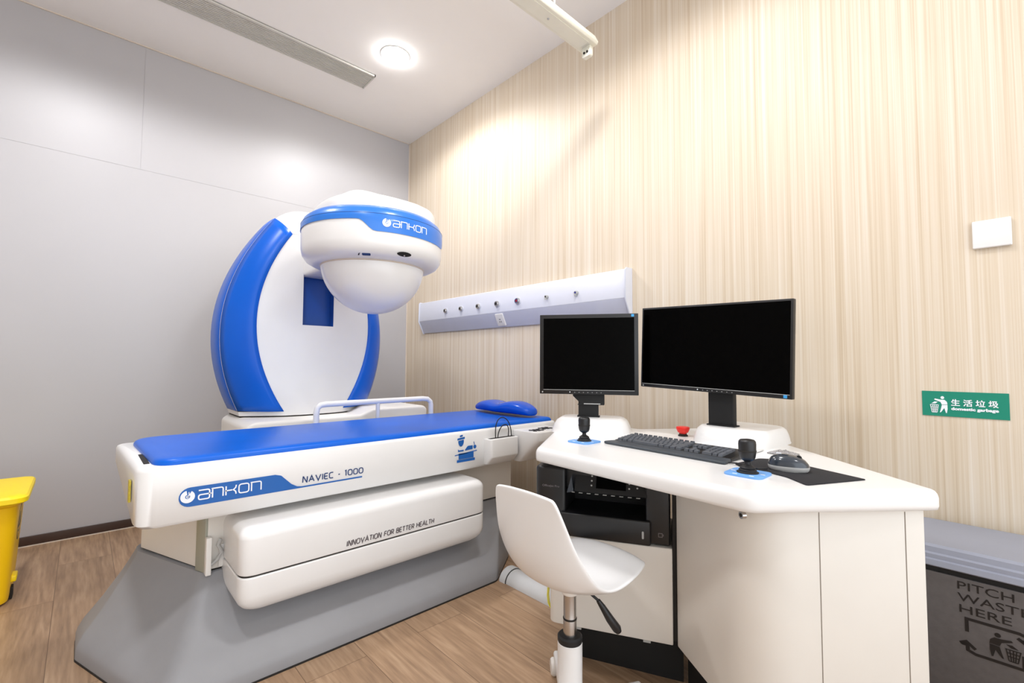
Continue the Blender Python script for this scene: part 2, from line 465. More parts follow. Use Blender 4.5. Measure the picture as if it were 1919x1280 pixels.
# ---------------------------------------------------------------- hanging batten
def batten():
    zt = 2.60; yb = 1.345; xe = 1.76; xs_ = 0.55
    t = thing('batten_lamp', 'ivory batten lamp without a tube, hung on a white cord below the ceiling', 'light', (1.16, yb, 2.5))
    prof = [(-.045, 0), (.045, 0), (.052, .012), (.034, .05), (.022, .058), (-.022, .058), (-.034, .05), (-.052, .012)]
    MB().loft([[(x, yb+a, 2.535+b) for a, b in prof] for x in (xs_, xe)]).build('housing', 'battn', t, bevel=.003)
    MB().box(xs_+.05, xe-.05, yb-.03, yb+.03, 2.5325, 2.536).build('reflector', 'battn', t)
    for x in (xs_+.02, xe-.02):
        h = MB().prism(rrect(0, 0, .05, .055, .012), -.012, .012, lambda u, v, h, x=x: (x+h, yb+u, 2.512+v)).build('lamp_holder', 'battn', t, bevel=.003)
        s = -1 if x > 1 else 1
        for dy in (-.009, .009):
            MB().lathe([(0, 0), (.0055, 0), (.0055, .004), (0, .004)], (x+s*.012 if s > 0 else x-.016, yb+dy, 2.506), 12, 'x').build('contact', 'gap', h)
    MB().lathe([(0, 0), (.006, 0), (.004, -.004), (0, -.004)], (1.46, yb, 2.533), 12).build('screw', 'silver', t)
    for x in (1.50, .8):
        MB().tube([(x, yb, 2.592), (x+.004, yb, 2.75), (x-.002, yb, 2.9), (x, yb, ZC)], .0035, 8).build('cord', 'whitem', t)
batten()

# ================================================================ EXAMINATION BED
def bed():
    t = thing('examination_bed', 'white examination bed with a blue mattress on a flared grey base', 'bed', (.95, 2.1, 0))
    # flared base
    fl = [(.195, 1.628), (1.43, 1.628), (1.66, 1.80), (1.80, 2.1), (1.80, 2.46), (.14, 2.46), (.015, 2.30), (.015, 2.147)]
    tp = [(.331, 1.90), (1.69, 1.90), (1.79, 2.05), (1.82, 2.2), (1.82, 2.42), (.22, 2.42), (.18, 2.36), (.18, 2.30)]
    def ring(s, z):
        p = [(a[0]+(b[0]-a[0])*s, a[1]+(b[1]-a[1])*s) for a, b in zip(fl, tp)]
        return [(x, y, z) for x, y in rpoly(p, [.05, .06, .1, .08, .03, .03, .05, .05], 5)]
    prof = [(0, .004), (.004, .035), (.03, .05), (.12, .075), (.26, .10), (.42, .13), (.58, .165), (.74, .20), (.88, .236), (.96, .258), (1, .272)]
    MB().loft([ring(s, z) for s, z in prof]).build('base_skirt', 'skirt', t, sang=50)
    MB().loft([ring(-.008, 0), ring(-.008, .006)]).build('floor_gasket', 'gap', t)
    # column block
    pl = [(.337, 1.908), (1.775, 1.908), (1.815, 2.2), (1.815, 2.41), (.2, 2.41), (.19, 2.31)]
    MB().prism(rpoly(pl, [.012, .012, .03, .03, .03, .03]), .279, .60).build('column', 'cream', t, bevel=.002)
    pg = [(p[0]+(.006 if p[0] < .5 else -.006), p[1]+.006) for p in pl]
    MB().prism(pg, .268, .282).build('column_gasket', 'gap', t)
    # two cushioned covers
    def block(z0, z1, rb, rt):
        rg = []
        def rr(d, z): return [(x, y, z) for x, y in rpoly([(.385+d, 1.66+d), (1.39-d, 1.66+d), (1.39-d, 1.93), (.385+d, 1.93)], [.05, .05, .0, .0], 8)]
        for k in range(7):
            a = PI/2*k/6; rg.append(rr(rb*(1-math.sin(a)), z0+rb*(1-math.cos(a))))
        for k in range(7):
            a = PI/2*k/6; rg.append(rr(rt*(1-math.cos(a)), z1-rt*(1-math.sin(a))))
        return MB().loft(rg)
    block(.3165, .463, .005, .034).build('upper_cover', 'white', t, sang=60)
    block(.187, .3115, .062, .005).build('lower_cover', 'white', t, sang=60)
    MB().prism(rpoly([(.39, 1.667), (1.385, 1.667), (1.385, 1.92), (.39, 1.92)], [.04, .04, 0, 0], 8), .310, .318).build('cover_seam', 'gap', t)
    ln, wd = word('INNOVATION FOR BETTER HEALTH', .017, .22, .8, .1)
    ln = fit(ln, .728, 1.102)
    strokes(MB(), ln, .0038, lambda u, v, h: (u, 1.6602-h, .331+v)).build('slogan', 'greyink', t)
    # bracket and hook at the corner of the column
    dv = Vector((.19-.337, 2.31-1.908)).normalized(); nv = Vector((-dv.y, dv.x))
    p0 = Vector((.337, 1.908))
    bk = MB().prism([tuple(p0-nv*.002), tuple(p0+dv*.055-nv*.002), tuple(p0+dv*.055+nv*.006), tuple(p0+nv*.006)], .272, .50).build('bracket', 'bracket', t, bevel=.0015)
    MB().box(.331, .348, 1.882, 1.909, .268, .395).build('bracket_flange', 'whitem', bk, bevel=.003)
    MB().tube([(.348, 1.892, .30), (.366, 1.888, .315), (.378, 1.886, .340), (.366, 1.886, .366), (.374, 1.886, .384)], .006, 8).build('hook', 'silver', bk)
    # white panel low on the column
    MB().box(.372, .60, 1.900, 1.909, .283, .36).build('kick_panel', 'whitem', t, bevel=.003)
    # tray
    pts = rpoly([(.128, 1.77), (2.0, 1.77), (2.0, 2.395), (.105, 2.40)], [.055, .03, .05, .03], 8)
    zb = lambda y: .492+(max(0, y-1.79))/.61*.115
    def lip(d, z0=None):
        cx, cy = 1.05, 2.08
        out = []
        for x, y in pts:
            k = Vector((x-cx, (y-cy)*1.0)); X = x-d*(1 if x > cx else -1) if abs(x-cx) > .85 else x
            Y = y-d*(1 if y > cy else -1)
            out.append((X, Y, zb(y) if z0 is None else z0))
        return out
    MB().loft([lip(.012), [(x, y, z+.012) for x, y, z in lip(0)], lip(0, .663), lip(.004, .672), lip(.012, .676)]).build('bed_frame', 'white', t, sang=50)
    # mattress
    def mat_ring(d, z):
        return [(x, y, z) for x, y in rpoly([(.172+d, 1.782+d), (1.975-d, 1.782+d), (1.975-d, 2.385-d), (.150+d, 2.385-d)], [.075, .02, .03, .09], 8)]
    MB().loft([mat_ring(.002, .665), mat_ring(0, .672), mat_ring(0, .682), mat_ring(.004, .690), mat_ring(.012, .695), mat_ring(.035, .697)]).build('mattress', 'vinyl', t, sang=60)
    MB().box(.151, .166, 1.86, 2.06, .672, .6775).build('foot_slot', 'gap', t)
    # badge
    c0, c1 = .557, .597
    pb = []
    r_ = .030
    cx_, cz_ = .263, .573
    for i in range(13):
        a = PI/2+PI*i/12
        pb.append((cx_+r_*math.cos(a), cz_+r_*math.sin(a)))
    pb += [(.60, .5425), (.60, .5475), (.585, .550), (.565, .562), (.545, .582), (.53, .597), (.51, .603)]
    pb = pb[:0]+pb
    bd = MB().prism(pb, 0, .0012, lambda u, v, h: (u, 1.7695-h, v)).build('badge', 'badge', t)
    MB().box(.585, .832, 1.7684, 1.7695, .5425, .5475).build('badge_line', 'badge', bd)
    company(lambda u, v, h: (u, 1.7683-h, v), .238, .5605, .029, bd)
    ln, wd = word('NAVIEC - 1000', .0205, .3)
    ln = fit(ln, .604, .835)
    strokes(MB(), [[(x, z+.560) for x, z in l] for l in ln], .0036, lambda u, v, h: (u, 1.7694-h, v)).build('model_lettering', 'ink', t)
    # pictogram of a patient on a bed below the scanner
    mp = lambda u, v, h: (1.285+u, 1.7688-h, .533+v)
    pm = MB()
    pm.prism([(.012, 0), (.118, 0), (.118, .012), (.012, .012)], 0, .001, mp)
    pm.prism([(.022, .014), (.11, .014), (.11, .041), (.022, .041)], 0, .001, mp)
    pm.prism([(0, .033), (.13, .043), (.13, .047), (0, .037)], 0, .001, mp)
    pm.prism([(.018, .050), (.05, .050), (.05, .057), (.024, .056), (.018, .062)], 0, .001, mp)
    pm.prism(rpoly([(.055, .052), (.104, .054), (.104, .072), (.075, .072)], [.003, .003, .003, .012]), 0, .001, mp)
    pm.prism([(.118+.009*math.cos(a*PI/8), .064+.009*math.sin(a*PI/8)) for a in range(16)], 0, .001, mp)
    pm.prism([(.110, .086), (.114, .075), (.117, .076), (.112, .09)], 0, .001, mp)
    pm.prism([(.028, .118), (.044, .120), (.044, .128), (.028, .126)], 0, .001, mp)
    pm.prism([(.014, .104), (.056, .108), (.056, .117), (.014, .113)], 0, .001, mp)
    pm.prism([(.020, .101), (.050, .104)]+[(.035+.016*math.cos(a), .098+.024*math.sin(a)) for a in [R_(-d) for d in range(0, 181, 20)]][0:], 0, .001, mp)
    pm.build('pictogram', 'badge', t)
    # warning sticker on the foot end
    MB().box(.117, .1225, 1.855, 1.885, .565, .63).build('sticker', 'tag', t)
    # side rail on the far side
    rp = [(.872, 2.385, .66), (.872, 2.385, .745), (.876, 2.385, .768), (.892, 2.385, .782), (.92, 2.385, .785), (1.2, 2.385, .786), (1.49, 2.385, .787), (1.525, 2.385, .783), (1.545, 2.385, .768), (1.55, 2.385, .745), (1.55, 2.385, .66)]
    ra = MB().tube(rp, .0148, 12).build('side_rail', 'white', t)
    MB().tube([(1.205, 2.385, .66), (1.205, 2.385, .78)], .011, 10).build('rail_post', 'white', ra)
    # pocket on the front face
    mb = MB()
    q = rpoly([(1.462, 1.715), (1.648, 1.715), (1.648, 1.772), (1.462, 1.772)], [.015, .015, 0, 0], 5)
    mb.loft([[(x, max(y, 1.752) if False else y+(.032 if y < 1.76 else 0)*(1 if y < 1.76 else 0), .503) for x, y in q],
             [(x, y, .54) for x, y in q], [(x, y, .628) for x, y in q]])
    pk = mb.build('cable_pocket', 'white', t, bevel=.004)
    MB().box(1.475, 1.638, 1.735, 1.757, .626, .629).build('pocket_opening', 'gap', pk)
    # control pod at the head end
    q = rpoly([(1.665, 1.60), (1.86, 1.60), (1.91, 1.70), (1.91, 1.772), (1.655, 1.772)], [.05, .04, .04, 0, 0], 6)
    bt = [(x, max(y, 1.765 if y > 1.77 else y), .59) for x, y in q]
    lo = [(1.665+(x-1.655)*.55, 1.772-(1.772-y)*.25, .492) for x, y in q]
    cp = MB().loft([lo, [(1.655+(x-1.655)*.97, 1.772-(1.772-y)*.88, .585) for x, y in q], [(x, y, .61) for x, y in q], [(x, y, .655) for x, y in q]]).build('control_pod', 'white', t, bevel=.006)
    for cx, cy in ((1.725, 1.668), (1.815, 1.69)):
        g = MB()
        for i in range(3):
            for j in range(2):
                a = cx-.026+i*.026; bb = cy-.016+j*.03
                g.prism([(a+.0105*math.cos(k*PI/6), bb+.0115*math.sin(k*PI/6)) for k in range(12)], .6548, .658)
        g.build('button_cluster', 'rubber', cp)
    return t
bed()

# pillow
def pillow():
    rings = []
    n = 16
    for i in range(17):
        s = i/16; y = 1.805+s*.52
        e = min(1, math.sin(PI*min(max(s, .02), .98))**.35)
        h = (.080-.010*s-.024*math.exp(-((s-.52)/.16)**2))*e+.004
        wv = .086*e+.004
        x = 1.862-.012*math.cos(PI*s)
        ring = []
        for k in range(n):
            a = 2*PI*k/n
            cx = math.copysign(abs(math.cos(a))**.7, math.cos(a)); sz = math.copysign(abs(math.sin(a))**.8, math.sin(a))
            z = .700+(h*.55+.004)+(sz*(h*.55 if sz > 0 else h*.5))
            ring.append((x+wv*cx, y, max(.6975, z)))
        rings.append(ring)
    o = MB().loft(rings).build('pillow', 'pillow', None, sub=1)
    recentre(o)
    tag(o, 'glossy blue bone-shaped pillow on the head end of the mattress', 'pillow')
pillow()

# looped black cables in the pocket
mb = MB()
def arch(x0, x1, y, z0, h, lean):
    return [(x0+(x1-x0)*(.5-.5*math.cos(PI*i/16))+lean*math.sin(PI*i/16), y, z0+h*math.sin(PI*i/16)**.75) for i in range(17)]
mb.tube(arch(1.515, 1.622, 1.745, .6295, .098, -.012), .0026, 8)
o = tag(recentre(mb.build('black_cable', 'rubber')), 'taller black cable loop standing up from the bed pocket', 'cable', 'black cables in the bed pocket')
o = tag(recentre(MB().tube(arch(1.523, 1.594, 1.738, .6295, .062, .012), .0026, 8).build('black_cable', 'rubber')), 'shorter black cable loop inside the taller loop, standing in the bed pocket', 'cable', 'black cables in the bed pocket')

# ================================================================ SCANNER
def scanner():
    X0, YFc, YS, YR = .962, 2.66, 2.78, 3.03
    t = thing('magnet_scanner', 'tall round blue and white scanner with an overhanging domed head behind the bed', 'scanner', (X0, 2.85, 0))
    # plinth
    pr = [(.585, 0), (1.6, 0), (1.6, .715), (1.575, .735), (1.24, .735), (1.16, .705), (.62, .705), (.585, .68)]
    MB().prism(pr, 2.50, 3.05, lambda u, v, h: (u, h, v)).build('plinth', 'whitem', t, bevel=.02, seg=4)
    xi = lambda z: .307-.66*(z-1.205)**2
    xo = lambda z: .446-.56*(z-1.145)**2
    ZB, ZT = .735, 1.703
    # gasket
    # white face with the slot left open
    sl, sr, sz0, sz1 = .878-X0, 1.048-X0, 1.205, 1.62
    zs = [.713]+[ZB+(ZT-ZB)*i/24 for i in range(25)]
    zs = sorted(set([z for z in zs if abs(z-sz0) > .012 and abs(z-sz1) > .012]+[sz0, sz1]))
    cols = []
    def row(z):
        w = xi(max(z, ZB)) if z >= ZB else xi(ZB)-.002
        xs = [-w+(sl+w)*i/5 for i in range(5)]+[sl+(sr-sl)*i/3 for i in range(4)]+[sr+(w-sr)*(i+1)/5 for i in range(5)]
        return xs, w
    yb = lambda x, w: YFc-.022*(1-(x/w)**2)
    mb = MB(); V = []; Fs = []
    for z in zs:
        xs, w = row(z); V += [(X0+x, yb(x, w), z) for x in xs]
    nc = 14
    for i in range(len(zs)-1):
        for j in range(nc-1):
            if sz0-1e-6 <= zs[i] and zs[i+1] <= sz1+1e-6 and 5 <= j <= 7: continue
            a = i*nc+j; Fs.append((a, a+1, a+nc+1, a+nc))
    mb.add(V, Fs)
    # lower rim wrapping round under the blue panels
    def ob(z): return xo(max(z, ZB))
    rim = []
    for z, k in ((.712, .985), (.735, 1)):
        w = xi(ZB); wo = xo(ZB)*k
        rim.append([(X0-wo, YR, z), (X0-wo, YS, z), (X0-w, YFc, z), (X0-w*.5, yb(w*.5, w), z), (X0, yb(0, w), z), (X0+w*.5, yb(w*.5, w), z), (X0+w, YFc, z), (X0+wo, YS, z), (X0+wo, YR, z)])
    mb.loft(rim)
    MB().loft([[(X0+(x-X0)*.985, y+(.006 if y < 2.9 else 0), z) for x, y, _ in rim[0]] for z in (.7035, .714)]).build('gasket', 'gap', t)
    mb.build('face_shell', 'white', t, sang=50)
    # slot recess
    y_f = YFc-.022; d = .06
    q = MB()
    q.add([(X0+sl, y_f+.004, sz0), (X0+sr, y_f+.004, sz0), (X0+sr, y_f+.004, sz1), (X0+sl, y_f+.004, sz1), (X0+sl, y_f+d, sz0), (X0+sr, y_f+d, sz0), (X0+sr, y_f+d, sz1), (X0+sl, y_f+d, sz1)],
          [(4, 5, 6, 7), (0, 1, 5, 4), (1, 2, 6, 5), (2, 3, 7, 6), (3, 0, 4, 7)])
    q.build('slot', 'slotblue', t, recalc=False)
    # blue side panels
    n = 30
    for sd in (-1, 1):
        g = []
        for i in range(n+1):
            v = i/n
            zi = ZB+(ZT-ZB)*v; zo = ZB+.006+(1.80-ZB)*v
            a = xi(zi); b = xo(zo)
            r = []
            for k in range(7):
                s = k/6
                x = a+(b-a)*s; z = zi+(zo-zi)*s
                y = YFc+(YS-YFc)*(s**1.7)
                r.append((X0+sd*(x+.006*math.sin(PI*s)), y-.004*math.sin(PI*s), z))
            g.append(r)
        MB().loft(g, closed=False, cap0=False, cap1=False).build('front_side_panel', 'blue', t, solid=.006)
        g = []
        for i in range(n+1):
            z = ZB+.006+(1.80-ZB)*i/n; b = xo(z)
            g.append([(X0+sd*(b+e), y, z) for y, e in ((YS+.006, -.008), (YS+.02, .002), (YS+.10, .006), (YR-.05, .005), (YR-.015, -.002), (YR, -.02))])
        MB().loft(g, closed=False, cap0=False, cap1=False).build('rear_side_panel', 'blue', t, solid=.006)
        MB().tube([(X0+sd*(xo(ZB+.006+(1.80-ZB)*i/n)-.001), YS+.002, ZB+.006+(1.80-ZB)*i/n) for i in range(n+1)], .004, 8).build('edge_piping', 'white', t)
    # rounded white cap over the top and the white back
    rows = []
    for y, k, zz in ((YFc+.0, 0, 0), (YFc+.03, .25, .03), (YS-.03, .75, .075), (YS+.03, 1, .09), (YR-.04, 1, .085), (YR, 1, .06)):
        w = xi(ZT)+(xo(1.80)-xi(ZT))*min(1, k); zb_ = ZT+(1.797-ZT)*min(1, k)
        rows.append([(X0+w*x, y-(.022*(1-x*x) if k == 0 else 0), zb_+(zz*(1-abs(x)**2.5) if k else 0)) for x in [-1+2*i/12 for i in range(13)]])
    MB().loft(rows, closed=False, cap0=False, cap1=False).build('top_cap', 'white', t, solid=.006)
    g = []
    for i in range(n+1):
        z = .71+(1.82-.71)*i/n; b = xo(min(1.80, max(ZB, z)))-.012
        g.append([(X0+b*x, YR-.012, z) for x in (-1, -.5, 0, .5, 1)])
    MB().loft(g, closed=False, cap0=False, cap1=False).build('back_shell', 'white', t, solid=.008)
    # arm
    MB().box(X0+sl-.004, X0+sr+.004, 2.15, 2.69, 1.475, 1.61).build('arm', 'white', t, bevel=.022, seg=4)
    # head
    C = (.985, 2.02); r = .315
    hd = MB().lathe([(.20, 1.44), (.245, 1.437), (.27, 1.440), (.293, 1.452), (.309, 1.474), (r, 1.505), (r, 1.56), (r-.001, 1.606), (.303, 1.63), (.28, 1.648), (.2, 1.65)], (C[0], C[1], 0), 72).build('head_ring', 'white', t, sang=60)
    cyl = lambda rad: (lambda u, v, h: (C[0]+(rad+h)*math.sin(u), C[1]-(rad+h)*math.cos(u), v))
    # blue band with its stepped lower edge
    n = 96; up_, rings = None, []
    def low(a):
        dgr = math.degrees(a)
        lo_l, lo_r = 1.582, 1.535
        s = min(1, max(0, (dgr+38)/13)); s = s*s*(3-2*s)
        z = lo_l+(lo_r-lo_l)*s
        if dgr > 48: z += (lo_l-lo_r)*min(1, (dgr-48)/10)*.9
        return z
    rings = []
    for i in range(n+1):
        a = R_(-118+236*i/n)
        zl = low(a); f = cyl(0)
        rings.append([f(a, zl, r+.0005), f(a, zl, r+.003), f(a, (zl+1.607)/2, r+.003), f(a, 1.607, r+.0025), f(a, 1.632, .306), f(a, 1.65, .283), f(a, 1.649, .27)])
    MB().loft(rings, closed=True).build('head_band', 'band', hd, sang=60)
    MB().tube([cyl(0)(R_(-116+232*i/64), 1.6085, r+.0022) for i in range(65)], .0009, 6).build('band_seam', 'ink', hd)
    lr = r+.003
    company(lambda u, v, h: cyl(lr)((u/lr), v, h), -.112, 1.560, .0265, hd, thick=.0015)
    # dome
    dm = [(.232*math.cos(R_(a)), 1.455+.228*math.sin(R_(a))) for a in range(-90, 1, 6)]
    MB().lathe([(max(p[0], .0005), p[1]) for p in dm], (C[0], C[1], 0), 72).build('dome', 'white', hd, sang=60)
    MB().lathe([(.231, 1.432), (.2335, 1.434), (.2335, 1.44), (.231, 1.442)], (C[0], C[1], 0), 72).build('dome_joint', 'trim', hd)
    # cap of the head: tapering hood, high at the rear
    def hood(f, zf):
        out = []
        for k in range(48):
            a = 2*PI*k/48
            cx = math.copysign(abs(math.cos(a))**.75, math.cos(a)); sy = math.copysign(abs(math.sin(a))**.75, math.sin(a))
            x = C[0]+f*.262*cx; y = C[1]+f*.262*sy
            out.append((x, y, zf(x, y)))
        return out
    qx, qy = .732, -.681
    def crown(f, dq, z, tilt):
        return [(x+dq*qx, y+dq*qy, z+tilt*((x-C[0])*qx+(y-C[1])*qy)) for x, y, _ in hood(f, lambda x, y: 0)]
    rr = [hood(1.0, lambda x, y: 1.64), crown(.995, 0, 1.668, 0), crown(.985, 0, 1.686, .02), crown(.95, 0, 1.700, .02), crown(.86, 0, 1.714, .02), crown(.74, -.006, 1.728, .0),
          crown(.36, -.046, 1.779, -.02), crown(.29, -.050, 1.787, -.02), crown(.18, -.052, 1.791, 0), crown(.08, -.052, 1.792, 0)]
    MB().loft(rr).build('head_hood', 'white', hd, sang=70)
    # sensor eye and small label under the ring
    s = MB(); e = R_(-1.5); cx = cyl(0)
    pts = []
    for k in range(20):
        a = 2*PI*k/20; pts.append((e+R_(6.2)*math.cos(a), .008*math.sin(a)))
    s.loft([[cx(u, 1.457+v, .297+(v*.9)+h) for u, v in pts] for h in (-.003, .0035)])
    s.build('sensor_window', 'blackm', hd)
    MB().lathe([(0.0005, -.0045), (.003, -.003), (.0045, 0), (.003, .003), (.0005, .0045)], cx(e, 1.452, .298), 12).build('sensor_eye', 'chrome', hd)
    s = MB(); pts = [(R_(-32)+x/.28, y) for x, y in rrect(0, 0, .034, .009, .004)]
    s.loft([[cx(u, 1.4445+v*.8, .2795+v*1.3+h) for u, v in pts] for h in (-.003, .0015)])
    s.build('label_strip', 'ink', hd)
    s = MB(); pts = [(R_(-37.8)+x/.28, y) for x, y in [(-.006, -.004), (.0, -.003), (.001, .002), (.006, .004), (.0, .004), (-.003, .001)]]
    s.loft([[cx(u, 1.4445+v*.8, .2795+v*1.3+h) for u, v in pts] for h in (-.003, .0015)])
    s.build('label_mark', 'gap', hd)
scanner()

# ================================================================ MEDICAL GAS PANEL
def gas_panel():
    t = thing('bedhead_panel', 'long white and lavender medical gas panel mounted on the wood wall', 'panel', (2.05, 2.33, 1.245))
    Y0, Y1 = 1.335, 3.33
    D = XW-.001
    prof = [(D, 1.497), (2.052, 1.497), (2.044, 1.487), (2.038, 1.346), (2.046, 1.342), (2.086, 1.246), (D, 1.246)]
    pl = lambda pr, a, b: MB().loft([[(x, y, z) for x, z in pr] for y in (a, b)])
    up_ = [(D, 1.497), (2.052, 1.497), (2.046, 1.489), (2.040, 1.343), (D, 1.343)]
    pl(up_, Y0, Y1).build('front_fascia', 'aluw', t, bevel=.002)
    lo = [(D, 1.3425), (2.040, 1.3425), (2.085, 1.246), (D, 1.246)]
    pl(lo, Y0, Y1).build('lower_fascia', 'alu', t, bevel=.002)
    e = [(D, 1.502), (2.046, 1.502), (2.036, 1.492), (2.033, 1.34), (2.081, 1.241), (D, 1.241)]
    for y in (Y0-.006, Y1-.001):
        pl(e, y, y+.007).build('end_cap', 'aluw', t)
    for i, (y, col, r) in enumerate([(2.945, 'gap', .017), (2.747, 'gap', .017), (2.544, 'gap', .018), (2.341, 'gap', .019), (2.14, 'darkred', .020), (1.885, 'gap', .011), (1.656, 'navy', .012)]):
        z = 1.402; x = 2.042
        k = r/.018
        g = MB().lathe([(.018*k, 0), (.018*k, -.012), (.015*k, -.018), (.010*k, -.018), (.009*k, -.012), (0.0005, -.012)], (x, y, z), 20, 'x').build('gas_outlet', 'chrome' if i < 5 else 'silver', t)
        MB().lathe([(.0075*k, 0), (.0075*k, -.016), (.005*k, -.020), (.0005, -.020)], (x, y, z), 16, 'x').build('outlet_core', col, g)
        if i < 5:
            MB().lathe([(.024*k, 0), (.024*k, -.003), (.0185*k, -.004), (.0005, -.004)], (x, y, z), 20, 'x').build('collar', 'aluw', g)
        else:
            MB().box(x-.022, x-.002, y-.004, y+.004, z-.018, z-.008).build('valve_stem', 'silver', g)
    # socket plate on the sloped lower fascia
    sl = Vector((2.085-2.040, 0, 1.246-1.3425)); L = sl.length; sl /= L; nn = Vector((sl.z, 0, -sl.x))
    def mp(u, v, h): p = Vector((2.0405, 2.33+u, 1.3425))+sl*v+nn*h; return tuple(p)
    pp = MB().prism(rrect(0, .052, .078, .085, .006), 0, .008, mp).build('socket_plate', 'whitem', t, bevel=.0015)
    MB().prism(rrect(0, .047, .016, .004, .001), .0075, .0088, mp).prism(rrect(-.008, .065, .004, .012, .001), .0075, .0088, mp).prism(rrect(.008, .065, .004, .012, .001), .0075, .0088, mp).build('socket_holes', 'gap', pp)
gas_panel()

# ---------------------------------------------------------------- plate and sign on the wood wall
t = thing('blank_plate', 'square white blank cover plate high on the wood wall', 'plate', (2.09, .022, 1.375))
MB().prism(rrect(.022, 1.4195, .087, .089, .004), XW-.0005, 2.084, lambda u, v, h: (h, u, v)).build('cover', 'white', t, bevel=.003)
MB().prism(rrect(.022, 1.4195, .082, .084, .002), XW-.0002, XW-.004, lambda u, v, h: (h, u, v)).build('back_box', 'trim', t)

def bin_man(mb, mp, flip=1, s=1.0, u0=0, v0=0, k=1.0):
    """tidy-man figure dropping litter into a basket"""
    q = lambda pts: [(u0+flip*x*s*k, v0+y*s) for x, y in pts]
    mb.prism(q([(.62+.09*math.cos(k*PI/10), .93+.09*math.sin(k*PI/10)) for k in range(20)]), 0, .0008, mp)
    mb.prism(q([(.20, .80), (.24, .86), (.55, .80), (.72, .80), (.84, .68), (.86, .52), (.58, .50), (.52, .66), (.38, .72)]), 0, .0008, mp)
    mb.prism(q([(.58, .475), (.86, .495), (.86, .25), (.82, 0), (.77, .01), (.70, .30), (.52, .03), (.47, .03), (.53, .25)]), 0, .0008, mp)
    mb.prism(q([(.05, .55), (.22, .68), (.38, .66), (.26, .56)]), 0, .0008, mp)
    # basket
    strokes(mb, [q(l) for l in [[(-.02, .48), (.42, .48)], [(.0, .48), (.08, .02)], [(.40, .48), (.33, .02)], [(.08, .02), (.33, .02)], [(.03, .34), (.38, .34)], [(.05, .20), (.36, .20)], [(.11, .47), (.15, .03)], [(.20, .47), (.205, .03)], [(.30, .47), (.265, .03)]]], .035*s, mp, .0008)

def sign():
    t = thing('wall_sign', 'small green garbage sign with a white bin figure on the wood wall', 'sign', (2.094, .1, .833))
    MB().box(2.0945, XW-.0002, 0.0, .202, .833, .915).build('board', 'green', t)
    mp = lambda u, v, h: (2.0944-h, .202-u, .833+v)
    g = MB(); bin_man(g, mp, 1, .054, .0205, .011, .9); g.build('bin_figure', 'letter', t)
    g = MB()
    text_mesh(g, '\u751f \u6d3b \u5783 \u573e', .023, lambda u, v, h: mp(.071+u, .038+v, h), .0005, fitw=.108)
    g.build('chinese_lettering', 'letter', t)
    g = MB()
    text_mesh(g, 'domestic garbage', .0125, lambda u, v, h: mp(.071+u, .0225+v, h), .0006, fitw=.108)
    g.build('english_lettering', 'letter', t)
sign()

